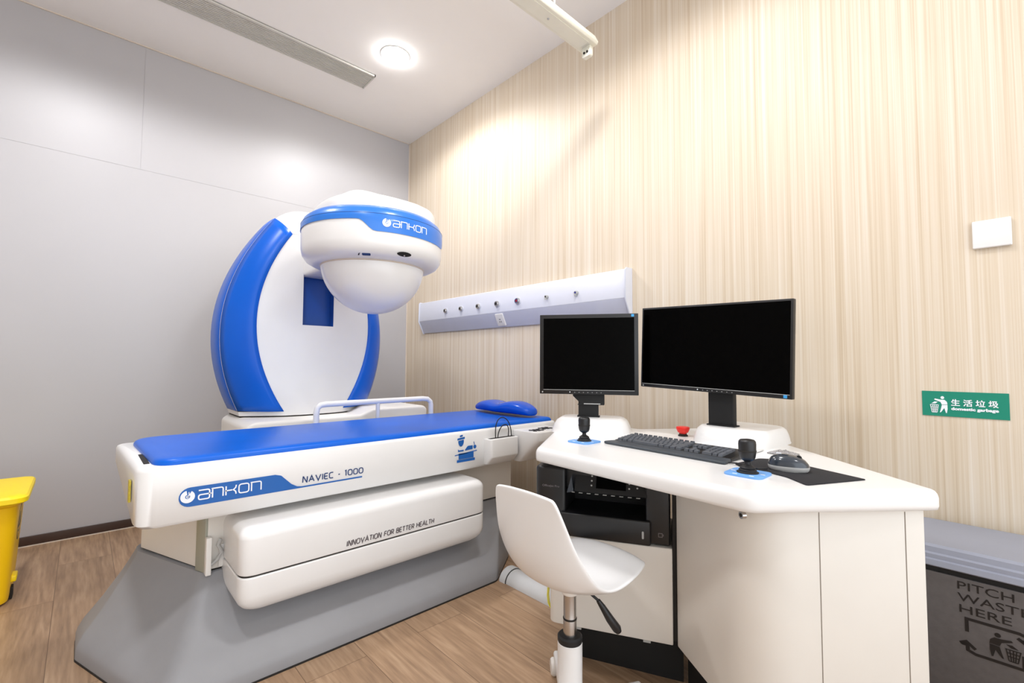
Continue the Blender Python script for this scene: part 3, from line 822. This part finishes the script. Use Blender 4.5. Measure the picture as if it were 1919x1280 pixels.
# ================================================================ DESK
def desk():
    t = thing('control_desk', 'white angular control desk with two joysticks and monitor mounds', 'desk', (1.5, .75, 0))
    out = [(1.075, .395), (1.425, .108), (1.88, .58), (2.04, .80), (2.03, .92), (1.78, 1.10), (1.80, 1.28), (1.66, 1.44), (1.118, 1.085)]
    rad = [.06, .022, .06, .06, .08, .05, .06, .05, .035]
    def ring(d, z):
        k = len(out); q = []
        for i in range(k):
            p = Vector(out[i]); e0 = (p-Vector(out[i-1])).normalized(); e1 = (Vector(out[(i+1) % k])-p).normalized()
            n0 = Vector((-e0.y, e0.x)); n1 = Vector((-e1.y, e1.x)); m = (n0+n1).normalized()
            q.append(tuple(p+m*(d/m.dot(n0))))
        return [(x, y, z) for x, y in rpoly(q, [max(.004, r-d) for r in rad], 8)]
    MB().loft([ring(.012, .672), ring(.002, .676), ring(0, .684), ring(0, .702), ring(.002, .710), ring(.006, .716), ring(.012, .7192), ring(.018, .72), ring(.024, .72), ring(.04, .72)]).build('worktop', 'white', t, sang=60)
    # right-hand pedestal
    pd = [(1.408, .142), (1.146, .408), (1.338, .702), (1.60, .72), (1.72, .47)]
    pd = [(1.412, .138), (1.138, .412), (1.345, .706), (1.62, .74), (1.74, .47)]
    MB().prism(rpoly(pd, [.008, .13, .02, .05, .05], 10), .15, .672).build('side_pedestal', 'cream', t, bevel=.003)
    pi_ = [(1.40, .20), (1.20, .43), (1.40, .70), (1.60, .70), (1.68, .48)]
    MB().prism(pi_, .0, .152).build('pedestal_plinth', 'blackm', t)
    # joints on the outer face
    d45 = Vector((1.138-1.412, .412-.138)).normalized(); nrm = Vector((-d45.y, d45.x)) if False else Vector((d45.y, -d45.x))
    for (x, y) in ((1.380, .170), (1.245, .305)):
        p = Vector((x, y)); n2 = Vector((-.7071, -.7071))
        m = MB(); w2 = .0009
        a = p-d45*w2; b = p+d45*w2
        m.prism([tuple(a-n2*.004), tuple(b-n2*.004), tuple(b+n2*.0006), tuple(a+n2*.0006)], .151, .668).build('panel_joint', 'joint', t)
    # lock
    p = Vector((1.155, .437)); dn = Vector((1.345-1.138, .706-.412)).normalized(); nn = Vector((-dn.y, dn.x))
    lk = MB()
    lk.loft([[tuple(Vector((p.x, p.y, 0.645))+Vector((dn.x, dn.y, 0))*(.0085*math.cos(k*PI/8))+Vector((0, 0, 1))*(.0085*math.sin(k*PI/8))+Vector((nn.x, nn.y, 0))*h) for k in range(16)] for h in (-.004, .006)])
    lk = lk.build('lock', 'chrome', t)
    m = MB()
    m.loft([[tuple(Vector((p.x, p.y, 0.645))+Vector((dn.x, dn.y, 0))*(.0045*math.cos(k*PI/8))+Vector((0, 0, 1))*(.0045*math.sin(k*PI/8))+Vector((nn.x, nn.y, 0))*h) for k in range(16)] for h in (.004, .0068)])
    m.build('keyhole', 'gap', lk)
    # front cabinet below the printer
    fr = frame((1.155, 1.057), (.469, -.883))
    L = .388
    P = lambda u, v, h: fr(u, v, h)
    pl = rpoly([(0, 0), (L, 0), (L, .30), (0, .30)], [.03, .004, .0, .03], 6)
    MB().prism(pl, .15, .436, P).build('front_cabinet', 'cream', t, bevel=.003)
    MB().prism([(.06, .10), (L+.03, .08), (L+.03, .28), (.06, .28)], 0, .152, P).build('cabinet_plinth', 'blackm', t)
    MB().prism([(0, .345), (L-.02, .345), (L-.02, .375), (0, .375)], .15, .674, P).build('back_board', 'cream', t)
    MB().prism([(L+.0005, .006), (L+.022, .012), (L+.03, .3), (L+.0005, .3)], .16, .672, P).build('dark_joint', 'gap', t)
    for u in (.085, .30):
        MB().prism([(u, .004), (u+.022, .004), (u+.022, .02), (u, .02)], .142, .151, P).build('cabinet_clip', 'silver', t)
    # swivel wheel and earth wire below the left corner
    w_ = MB().lathe([(.002, -.012), (.022, -.012), (.026, -.006), (.026, .006), (.022, .012), (.002, .012)], (0, 0, 0), 20, 'x')
    c = P(.05, .06, .027)
    w_.v = [(x+c[0], y+c[1], z+c[2]) for x, y, z in w_.v]
    w_ = w_.build('desk_caster', 'rubber', t)
    MB().box(c[0]-.006, c[0]+.02, c[1]-.02, c[1]+.012, .05, .152).build('caster_fork', 'silver', w_)
    pts = [P(-.004, .03, .26), P(-.010, .03, .245), P(-.012, .03, .22), P(-.009, .03, .195), P(-.001, .03, .18)]
    MB().tube(pts, .0022, 8).tube([tuple(Vector(p)+Vector((.004, -.002, 0))) for p in pts], .0016, 8).build('earth_wire', 'wire', t)
    # monitor mounds
    def mound(c, tv, wb, db, wt, dt, h, name):
        f = frame(c, tv)
        rg = []
        for s, z in ((1.12, 0), (1.04, .006), (.96, .018), (.80, .034), (.60, .047), (.32, h-.004), (.12, h-.0005), (0, h)):
            w = wt+(wb-wt)*s; d = dt+(db-dt)*s
            rg.append([f(u, v, .7185+z) for u, v in rrect(0, 0, w, d, min(w, d)*.32, 7)])
        return MB().loft(rg).build(name, 'white', t, sang=70)
    mound((1.585, 1.205), (.50, -.866), .315, .23, .235, .13, .0585, 'monitor_mound')
    mound((1.775, .672), (-.04, -1), .262, .31, .232, .22, .0585, 'monitor_mound')
    # joysticks
    def joy(cx, cy):
        j = MB().prism(rrect(cx, cy, .094, .092, .02), .7195, .7245).build('joystick', 'lblue', t, bevel=.001)
        m = MB()
        for dx, dy in ((-.036, .018), (-.036, -.022), (.0, -.036), (.0, .036)):
            m.prism(rrect(cx+dx, cy+dy, .005, .011, .001), .7243, .7249)
        m.build('printed_marks', 'letter', j)
        MB().lathe([(.026, 0), (.026, .002), (.021, .004), (.021, .008), (.017, .010), (.0185, .013), (.014, .017), (.0075, .021), (.0065, .029), (.011, .033)], (cx, cy, .7245), 28).build('boot', 'rubber', j)
        MB().lathe([(.008, .028), (.0165, .034), (.019, .040), (.0205, .050), (.021, .072), (.0202, .079), (.017, .083), (.010, .0845), (.001, .085)], (cx, cy, .7245), 28).build('grip', 'black', j)
        MB().lathe([(.0212, .053), (.0215, .054), (.0215, .056), (.0212, .057)], (cx, cy, .7245), 28).build('grip_ring', 'gap', j)
    joy(1.325, 1.042); joy(1.256, .462)
    # emergency stop
    c = (1.725, .872, .719)
    es = MB().lathe([(.014, 0), (.014, .014), (.019, .016), (.024, .026), (.0255, .033), (.024, .037), (.012, .039), (.001, .039)], c, 24).build('emergency_stop', 'red', t)
    MB().lathe([(.018, 0), (.018, .006), (.0145, .007), (.0145, .011), (.001, .011)], c, 24).build('stop_base', 'gap', es)
    return t
desk()

# ---------------------------------------------------------------- monitors
def monitor(name, label, left, right, zt, zb, roll, thin, post_c, post_t, post_w, post_z):
    l = Vector(left); r = Vector(right); W = (r-l).length
    c = (l+r)/2; f = frame(tuple(c), tuple(r-l))
    zc = (zt+zb)/2; H = zt-zb
    t = thing(name, label, 'monitor', (post_c[0], post_c[1], post_z))
    cr, sr = math.cos(roll), math.sin(roll)
    def P(u, h, d): # u right, h up, d depth to the back
        uu = u*cr+h*sr; hh = -u*sr+h*cr
        return f(uu, d, zc+hh)
    bz = .007 if thin else .016
    bb = .014 if thin else .018
    # casing
    MB().prism([(-W/2, -H/2), (W/2, -H/2), (W/2, H/2), (-W/2, H/2)], 0, .022, P).build('casing', 'black', t, bevel=.002, seg=2)
    MB().loft([[P(u, v, .0215) for u, v in rrect(0, 0, W*.8, H*.8, .02)], [P(u, v, .05) for u, v in rrect(0, -.01, W*.55, H*.55, .02)]]).build('rear_housing', 'black', t)
    MB().prism([(-W/2+bz, -H/2+bb), (W/2-bz, -H/2+bb), (W/2-bz, H/2-bz), (-W/2+bz, H/2-bz)], -.0006, .002, P).build('screen', 'screen', t)
    MB().prism([(-W/2+bz, -H/2+bb-.0008), (W/2-bz, -H/2+bb-.0008), (W/2-bz, -H/2+bb+.0008), (-W/2+bz, -H/2+bb+.0008)], -.0016, .002, P).build('bezel_line', 'silver', t)
    sx, sz = (W/2-.02, -H/2+.008) if thin else (W/2-.022, H/2-.008)
    MB().prism(rrect(sx, sz, .011, .010, .001), -.001, .001, P).build('sticker', 'sticker', t)
    MB().prism([(-W/2+.012+.003*math.cos(k*PI/6), -H/2+bb*.45+.003*math.sin(k*PI/6)) for k in range(12)], -.001, .001, P).build('maker_mark', 'silver', t)
    m = MB()
    u0 = -.015 if thin else -.055
    for k in range(7):
        m.prism(rrect(u0+k*.018, -H/2+bb*.45, .004, .0016, .0004), -.0007, .001, P)
    m.build('touch_buttons', 'silver', t)
    MB().prism([(u0-.02+.0022*math.cos(k*PI/6), -H/2+bb*.5+.0022*math.sin(k*PI/6)) for k in range(12)], -.001, .001, P).build('power_light', 'letter', t)
    # stand
    g = frame(post_c, post_t)
    top = zc-.02
    MB().prism([(-post_w/2, -.014), (post_w/2, -.014), (post_w/2, .014), (-post_w/2, .014)], post_z, top, g).build('stand_column', 'blackm', t, bevel=.003)
    MB().prism(rrect(0, .003, post_w*1.12, .045, .004), post_z, post_z+.004, g).build('stand_foot', 'blackm', t)
    if not thin:
        lo = zb-.045
        ar = MB().prism([(-.064, zb+.012), (.066, zb+.012), (.066, lo), (post_w/2-.088, lo), (-.034, lo+.008), (-.064, zb-.008)], -.024, .02, lambda u, v, h: g(u, h, v)).build('stand_bracket', 'blackm', t, bevel=.002)
        MB().box(0, 0, 0, 0, 0, 0)
        MB().prism([(-.018, 0), (.05, 0), (.05, .004), (-.018, .004)], -.0255, -.023, lambda u, v, h: g(u, h, lo+.003+v)).build('bracket_clip', 'silver', ar)
    # arm between column and housing
    MB().prism([(-.03, .01), (.03, .01), (.03, .0), (-.03, .0)], zc-.05, zc-.02, g).build('stand_hinge', 'blackm', t)
    return t
n1 = Vector((-.827, -.56))
monitor('monitor', 'smaller square-screened black monitor on the left mound of the desk', (1.42, 1.353), (1.647, 1.018), 1.2065, .873, 0.0, False, (1.572, 1.213), (.56, -.827), .083, .7775)
monitor('monitor', 'wider thin-framed black monitor on the right mound of the desk', (1.69, 1.03), (1.648, .463), 1.2215, .899, R_(1.9), True, (1.715, .715), (-.05, -1), .092, .7775)

# ---------------------------------------------------------------- keyboard
def keyboard():
    t = thing('keyboard', 'charcoal keyboard with a palm rest on the white desk', 'keyboard', (1.425, .765, .72))
    f = frame((1.352, .990), (-.075, -1))       # u to the right along the front edge, v to the back
    W = .448
    zz = lambda v: .733+max(0, v-.05)*.10
    def P(u, v, h): return f(u, v, h)
    pal = rpoly([(0, 0), (W, 0), (W-.012, .058), (.02, .058)], [.028, .012, .004, .004], 6)
    MB().prism(pal, .7205, .7285, P).build('palm_rest', 'kbd', t, bevel=.003)
    bp = rpoly([(.018, .054), (W-.010, .054), (W-.012, .168), (.030, .160)], [.004, .004, .012, .012], 5)
    MB().loft([[P(u, v, .7205) for u, v in bp], [P(u, v, zz(v)-.004) for u, v in bp]]).build('keyboard_body', 'black', t, bevel=.002)
    kw = .0166
    rows = [(.063, [1.25, 1.25, 1.25, 6.25, 1.25, 1.25, 1.25, 1.25]), (.080, [2.25]+[1]*10+[2.75]), (.097, [1.75]+[1]*11+[2.25]), (.114, [1.5]+[1]*12+[1.5]), (.131, [1]*13+[2])]
    first = None
    def key(u0, u1, v0, v1):
        g = .0016
        a = [(u0+g, v0+g), (u1-g, v0+g), (u1-g, v1-g), (u0+g, v1-g)]
        mx, my = (u0+u1)/2, (v0+v1)/2
        b = [(mx+(u-mx)*.9 if u1-u0 < .03 else u+(.001 if u < mx else -.001), my+(v-my)*.84) for u, v in a]
        MB().loft([[P(u, v, zz(v)-.0045) for u, v in a], [P(u, v, zz(v)+.0028) for u, v in b]]).build('key', 'key', t)
    for v, ks in rows:
        u = .028
        for k in ks:
            key(u, u+k*kw, v-.0075, v+.0095); u += k*kw
    for i in range(12):
        u = .030+i*kw*1.22
        key(u, u+kw, .149, .159)
    for v, n in ((.131, 3), (.114, 3), (.063, 3)):
        for k in range(n):
            key(.286+k*kw, .286+(k+1)*kw, v-.0075, v+.0095)
    key(.286+kw, .286+2*kw, .0725, .0895)
    for r, v in enumerate((.063, .080, .097, .114, .131)):
        if r == 0:
            key(.345, .345+2*kw, v-.0075, v+.0095); key(.345+2*kw, .345+3*kw, v-.0075, v+.0095); continue
        for k in range(4 if r > 3 else 3):
            key(.345+k*kw, .345+(k+1)*kw, v-.0075, v+.0095)
    key(.345+3*kw, .345+4*kw, .0555, .0895); key(.345+3*kw, .345+4*kw, .0895, .1235)
keyboard()

# ---------------------------------------------------------------- mouse pad, mouse
pad = rpoly([(1.352, .532), (1.478, .512), (1.508, .47), (1.408, .244), (1.238, .326), (1.292, .385), (1.312, .44), (1.318, .50)], [.02, .02, .01, .004, .008, .04, .05, .03], 6)
o = MB().prism(pad, .7203, .7228).build('mouse_pad', 'pad', bevel=.0008)
tag(recentre(o), 'black curved mouse pad at the right end of the desk', 'mouse pad')
def mouse():
    c = (1.372, .402); f = frame(c, (.30, -.95))
    t = thing('computer_mouse', 'glossy slate computer mouse on the black mouse pad', 'mouse', (c[0], c[1], .7228))
    def ring(s, z, hs=1):
        return [f(u*s*(1.0), v*s, z) for u, v in [(.048*math.copysign(abs(math.cos(a))**.8, math.cos(a)), .031*math.copysign(abs(math.sin(a))**.85, math.sin(a))) for a in [2*PI*k/28 for k in range(28)]]]
    MB().loft([ring(.90, .7229), ring(.97, .727), ring(1.0, .733), ring(.985, .736)]).build('lower_shell', 'silver', t, sang=60)
    rg = []
    for s, z in ((.985, .736), (.97, .742), (.92, .749), (.82, .755), (.66, .760), (.45, .763), (.2, .7645)):
        base = [(.048*math.copysign(abs(math.cos(a))**.8, math.cos(a)), .031*math.copysign(abs(math.sin(a))**.85, math.sin(a))) for a in [2*PI*k/28 for k in range(28)]]
        rg.append([f(u*s-.004*(1-s), v*s, z-(.10*max(0, u*s))*(1 if z > .745 else .3)) for u, v in base])
    MB().loft(rg).build('top_shell', 'mouse', t, sang=70)
    MB().prism(rrect(-.022, .0, .012, .005, .001), .7645, .7665, f).build('maker_mark', 'letter', t)
    MB().lathe([(.001, -.003), (.006, -.003), (.007, 0), (.006, .003), (.001, .003)], f(.024, 0, .757), 14, 'x').build('scroll_wheel', 'rubber', t)
mouse()
# cable from the keyboard to the pad
o = MB().tube([(1.345, .545, .7235), (1.34, .52, .7265), (1.325, .495, .7265), (1.30, .478, .7285), (1.305, .455, .7285), (1.33, .44, .7265)], .0022, 8).build('usb_cable', 'rubber')
tag(recentre(o), 'short black cable curling beside the right joystick', 'cable')

# foil pouch and printed slip behind the mouse
def pouch(name, label, cat, pts, mat, amp):
    n, m = 8, 5; V = []; Fs = []
    a, b, c, d = [Vector(p) for p in pts]
    for i in range(n+1):
        for j in range(m+1):
            s, q = i/n, j/m
            p = (a*(1-s)+b*s)*(1-q)+(d*(1-s)+c*s)*q
            ed = math.sin(PI*s)*math.sin(PI*q)
            V.append((p.x+.002*math.sin(9*q+i), p.y+.002*math.sin(7*s+j), .7222+amp*ed*(.6+.4*math.sin(i*2.1+j*1.7))))
    for i in range(n):
        for j in range(m):
            k = i*(m+1)+j; Fs.append((k, k+1, k+m+2, k+m+1))
    o = MB().add(V, Fs).build(name, mat, solid=.0014, sang=80)
    tag(recentre(o), label, cat)
pouch('foil_pouch', 'crumpled speckled grey foil pouch behind the computer mouse', 'pouch', [(1.595, .528), (1.578, .44), (1.648, .452), (1.685, .52)], 'paper', .012)
pouch('printed_slip', 'pale printed paper slip between the keyboard and the foil pouch', 'paper', [(1.555, .580), (1.545, .548), (1.64, .552), (1.655, .592)], 'papr2', .005)

# ---------------------------------------------------------------- printer
def printer():
    f0 = frame((1.137, 1.104), (.469, -.883))
    t = thing('printer', 'black office printer on the cabinet under the desk', 'printer', f0(.225, .15, .4362))
    W, Z0, Z1 = .434, .4362, .664
    P = lambda u, v, h: f0(u, v+.0, h)
    # body with an opening: left block, right block, top, floor
    MB().prism([(0, .012), (.02, .0), (.105, .0), (.105, .33), (0, .33)], Z0+.004, Z1-.01, P).build('left_housing', 'black', t, bevel=.01, seg=3)
    MB().prism([(.36, 0), (W-.002, 0), (W-.002, .33), (.36, .33)], Z0+.004, Z1, P).build('right_housing', 'black', t, bevel=.006)
    MB().prism([(.10, .02), (.37, .02), (.37, .33), (.10, .33)], .585, Z1, P).build('scanner_lid', 'black', t, bevel=.004)
    MB().prism([(.10, .16), (.37, .16), (.37, .33), (.10, .33)], Z0+.004, .59, P).build('inner_wall', 'blackm', t)
    MB().prism([(.09, -.012), (.375, -.012), (.375, .2), (.09, .2)], Z0+.0005, .512, P).build('paper_tray', 'black', t, bevel=.006)
    # slanted control panel
    q = [(.135, -.004, .582), (.365, -.004, .582), (.365, .03, .650), (.135, .03, .650)]
    MB().loft([[P(*p) for p in q], [P(u, v+.03, h) for u, v, h in q]]).build('control_panel', 'blackm', t)
    def S(u, k, d):   # point on slanted panel
        return P(u, -.004+.034*k-d*.9, .582+.068*k+d*.45)
    sc = MB().loft([[S(u, k, d) for u, k in ((.205, .2), (.30, .2), (.30, .85), (.205, .85))] for d in (-.001, .0012)]).build('touch_screen', 'screen', t)
    m = MB()
    for u, k in ((.19, .3), (.19, .5), (.19, .7), (.31, .3), (.31, .5), (.31, .7), (.335, .35), (.335, .6)):
        m.loft([[S(u+.003*math.cos(a*PI/4), k+.035*math.sin(a*PI/4), d) for a in range(8)] for d in (-.001, .001)])
    m.build('indicator_icons', 'silver', t)
    m = MB()
    for k in range(9):
        m.prism(rrect(.13+k*.026, .578, .012, .0016, .0004), -.0008, .004, lambda u, v, h: P(u, h-.004 if .135 <= u <= .365 else h, v))
    m.build('slot_teeth', 'silver', t)
    MB().prism([(.11, .575), (.132, .58), (.126, .632)], -.004, .02, lambda u, v, h: P(u, h, v)).build('hinge_fin', 'mouse', t)
    MB().prism(rrect(.352, .47, .006, .022, .002), -.016, -.01, lambda u, v, h: P(u, h, v)).build('tray_latch', 'silver', t)
    m = MB(); text_mesh(m, 'OfficeJet Pro', .0095, lambda u, v, h: P(.026+u, -.0003-h, .588+v), 0, fitw=.058, thick=.0005)
    m.build('lettering', 'greyink', t)
    m = MB(); strokes(m, [[(.398, .466), (.398, .477), (.409, .477), (.409, .466), (.398, .466)], [(.412, .469), (.412, .475)]], .0016, lambda u, v, h: P(u, -.0003-h, v), .0006)
    m.build('usb_port', 'greyink', t)
printer()

# ================================================================ STOOL
def stool():
    cx, cy = 1.01, .845
    t = thing('swivel_stool', 'white swivel chair with a moulded bucket seat in front of the desk', 'chair', (cx, cy, 0))
    # profile of the shell in X-Z: x, z, half-width, side lift (z), side wrap (x)
    prof = [(1.207, .432, .122, -.012, -.012), (1.199, .448, .134, -.014, -.006), (1.170, .444, .146, -.010, 0), (1.12, .425, .155, .002, 0), (1.06, .408, .160, .014, 0), (1.00, .402, .162, .024, 0),
            (.945, .406, .163, .040, .005), (.900, .424, .163, .05, .018), (.868, .458, .159, .045, .03), (.848, .505, .152, .03, .03), (.837, .555, .143, .015, .026), (.830, .605, .133, .004, .02), (.825, .65, .122, -.002, .012), (.8225, .674, .113, -.005, .008), (.822, .683, .104, -.008, .005)]
    NU = 12; V = []; Fs = []
    for x, z, w, lf, wr in prof:
        for j in range(NU+1):
            u = -1+2*j/NU; u = math.copysign(1-(1-abs(u))**1.25, u); k = abs(u)**2.4
            V.append((x+wr*k, cy+w*(u*(1-.06*k)), z+lf*k))
    for i in range(len(prof)-1):
        for j in range(NU):
            a = i*(NU+1)+j; Fs.append((a, a+1, a+NU+2, a+NU+1))
    MB().add(V, Fs).build('seat_shell', 'white', t, solid=.010, sub=2)
    # seat underside mount and lever
    MB().lathe([(.0005, .366), (.022, .366), (.03, .382), (.03, .396), (.0005, .396)], (cx, cy, 0), 24).build('seat_mount', 'whitem', t)
    lv = MB().tube([(1.02, .83, .385), (1.036, .806, .378), (1.058, .785, .352)], .004, 8).build('height_lever', 'rubber', t)
    MB().tube([(1.058, .785, .352), (1.066, .777, .336), (1.081, .763, .303), (1.095, .750, .277), (1.099, .746, .268)], [.006, .0085, .0115, .0125, .008], 12).build('lever_grip', 'black', lv)
    # gas lift
    gl = MB().lathe([(.0005, .235), (.0185, .235), (.0185, .300), (.0178, .302), (.0178, .364), (.0005, .364)], (cx, cy, 0), 24).build('gas_cylinder', 'chrome', t)
    MB().lathe([(.0187, .297), (.0192, .298), (.0192, .301), (.0187, .302)], (cx, cy, 0), 24).build('cylinder_joint', 'gap', gl)
    MB().lathe([(.018, .236), (.032, .236), (.034, .240), (.034, .252), (.030, .256), (.019, .256)], (cx, cy, 0), 28).build('column_collar', 'rubber', t)
    MB().lathe([(.0005, .06), (.034, .06), (.034, .236), (.032, .238), (.0005, .238)], (cx, cy, 0), 28).build('column_tube', 'white', t)
    a0 = R_(50)
    for k in range(5):
        a = a0+2*PI*k/5; d = Vector((math.cos(a), math.sin(a), 0)); s = Vector((-d.y, d.x, 0))
        rg = []
        for r, w, z0, z1 in ((.02, .024, .044, .078), (.10, .020, .047, .074), (.19, .016, .056, .074), (.235, .014, .058, .072)):
            b = Vector((cx, cy, 0))+d*r
            rg.append([tuple(b+s*w+Vector((0, 0, z0))), tuple(b-s*w+Vector((0, 0, z0))), tuple(b-s*w*.8+Vector((0, 0, z1))), tuple(b+s*w*.8+Vector((0, 0, z1)))])
        lg = MB().loft(rg).build('leg', 'white', t, bevel=.006)
        p = Vector((cx, cy, .026))+d*.225
        wv = MB()
        for sd in (-1, 1):
            rings = []
            for rr_, h in ((.002, -.009), (.022, -.009), (.026, -.004), (.026, .004), (.022, .009), (.002, .009)):
                ring = []
                for q in range(24):
                    an = 2*PI*q/24
                    ring.append(tuple(p+s*(sd*.013+h)+d*(rr_*math.cos(an))+Vector((0, 0, rr_*math.sin(an)))))
                rings.append(ring)
            wv.loft(rings)
        ca = wv.build('caster', 'whitem', lg)
        MB().lathe([(.0005, .0), (.009, .0), (.009, .014), (.0005, .014)], (p.x, p.y, .052), 12).build('caster_stem', 'gap', ca)
stool()

# ---------------------------------------------------------------- floor cable cover
def duct():
    t = thing('cable_cover', 'half-round pale grey cable cover on the floor between bed and desk', 'cable cover', (1.49, 1.42, 0))
    pr = [(.055*math.cos(PI*k/14), .048*math.sin(PI*k/14)) for k in range(15)]
    MB().loft([[(1.495+a, y, b+.0005) for a, b in pr] for y in (1.14, 1.585)]).build('cover', 'cover', t, sang=50)
    MB().loft([[(1.495+a*1.08, y, b*1.08+.0005) for a, b in pr] for y in (1.585, 1.622)]).build('end_collar', 'cover', t, sang=50)
    MB().loft([[(1.495+a*1.03, y, b*1.03+.0005) for a, b in pr] for y in (1.581, 1.585)]).build('collar_joint', 'gap', t)
duct()

# ================================================================ BINS
def grey_bin():
    t = thing('waste_bin', 'dark grey waste bin with a blue-grey lid and black lettering', 'bin', (1.92, .02, 0))
    Y0, Y1 = -.20, .235
    def ring(x0, x1, y0, y1, z, r): return [(x, y, z) for x, y in rpoly([(x0, y0), (x1, y0), (x1, y1), (x0, y1)], r, 5)]
    MB().loft([ring(1.80, 2.055, Y0+.04, Y1-.04, .002, .03), ring(1.765, 2.065, Y0+.008, Y1-.008, .425, .03)]).build('bin_body', 'binbody', t, bevel=.002)
    MB().loft([ring(1.770, 2.062, Y0+.010, Y1-.010, .42, .03), ring(1.770, 2.062, Y0+.010, Y1-.010, .446, .03)]).build('lid_gap', 'blackm', t)
    l = MB().loft([ring(1.755, 2.075, Y0-.002, Y1+.002, .443, .035), ring(1.752, 2.077, Y0-.005, Y1+.005, .446, .035), ring(1.754, 2.076, Y0-.003, Y1+.003, .460, .035), ring(1.760, 2.074, Y0, Y1, .463, .035),
                   ring(1.760, 2.074, Y0, Y1, .474, .035), ring(1.766, 2.070, Y0+.004, Y1-.004, .478, .033), ring(1.768, 2.07, Y0+.006, Y1-.006, .492, .033), ring(1.776, 2.066, Y0+.012, Y1-.012, .498, .03)]).build('bin_lid', 'binlid', t, sang=25)
    xs = lambda z: 1.80-(1.80-1.765)*(z-.002)/.423
    mp = lambda u, v, h: (xs(v)-h-.0003, .112-u, v)
    g = MB()
    # capital lettering
    for body, z, w, u in (('PITCH', .3945, .105, .0), ('WASTE', .363, .1335, -.001), ('HERE', .332, .097, .002)):
        text_mesh(g, body, .031, lambda a, b, h, z=z, u=u: mp(u+a, z+b, h), .0, fitw=w, thick=.0006)
    g.build('bin_lettering', 'binink', t)
    g = MB()
    bin_man(g, mp, -1, .064, .112, .238)
    g.build('bin_figure', 'binink', t)
    g = MB()
    strokes(g, [[(.015, .283), (.015, .318), (.112, .318), (.125, .313), (.125, .300), (.113, .300)], [(.108, .305), (.125, .292), (.140, .305)],
                [(.118, .262), (.118, .227), (.03, .227), (.015, .233), (.015, .247), (.003, .247)], [(.0, .247), (.013, .255), (.03, .240)]], .0075, mp, .0006)
    g.build('arrow_frame', 'binink', t)
grey_bin()

def yellow_bin():
    t = thing('pedal_bin', 'yellow pedal bin standing by the grey wall', 'bin', (-.31, 2.96, 0))
    def ring(x0, x1, y0, y1, z, r): return [(x, y, z) for x, y in rpoly([(x0, y0), (x1, y0), (x1, y1), (x0, y1)], r, 6)]
    MB().loft([ring(-.42, -.192, 2.80, 3.09, .01, .05), ring(-.42, -.19, 2.797, 3.095, .03, .05), ring(-.44, -.172, 2.765, 3.13, .405, .045), ring(-.445, -.165, 2.755, 3.135, .41, .045), ring(-.448, -.160, 2.75, 3.14, .425, .045)]).build('bin_body', 'yellow', t, bevel=.003, sang=30)
    MB().loft([ring(-.46, -.150, 2.71, 3.15, .425, .05), ring(-.468, -.142, 2.70, 3.16, .432, .05), ring(-.468, -.142, 2.70, 3.16, .450, .05), ring(-.462, -.148, 2.71, 3.152, .458, .05), ring(-.44, -.17, 2.74, 3.13, .462, .05)]).build('bin_lid', 'yellowl', t, sang=30)
    MB().prism(rrect(-.27, 3.06, .03, .06, .008), .4605, .4645).build('lid_slot', 'gap', t)  # dark plate on the lid; its colour stands in for an open slot
    pe = MB().box(-.195, -.172, 2.86, 2.93, .075, .10).build('pedal_bracket', 'yellowl', t, bevel=.005)
    MB().box(-.205, -.182, 2.87, 2.92, .004, .05).build('pedal_foot', 'gap', pe, bevel=.003)
    g = MB()
    strokes(g, [[(2.93+.06*math.cos(2*PI*k/24), .31+.075*math.sin(2*PI*k/24)) for k in range(25)], [(2.90, .29), (2.93, .345), (2.96, .29), (2.90, .29)], [(2.915, .27), (2.945, .27)]], .005,
            lambda u, v, h: (-.190+(.018)*(v-.03)/.375+h+.0004, u, v), .0008)
    g.build('side_emblem', 'kbd', t)
yellow_bin()
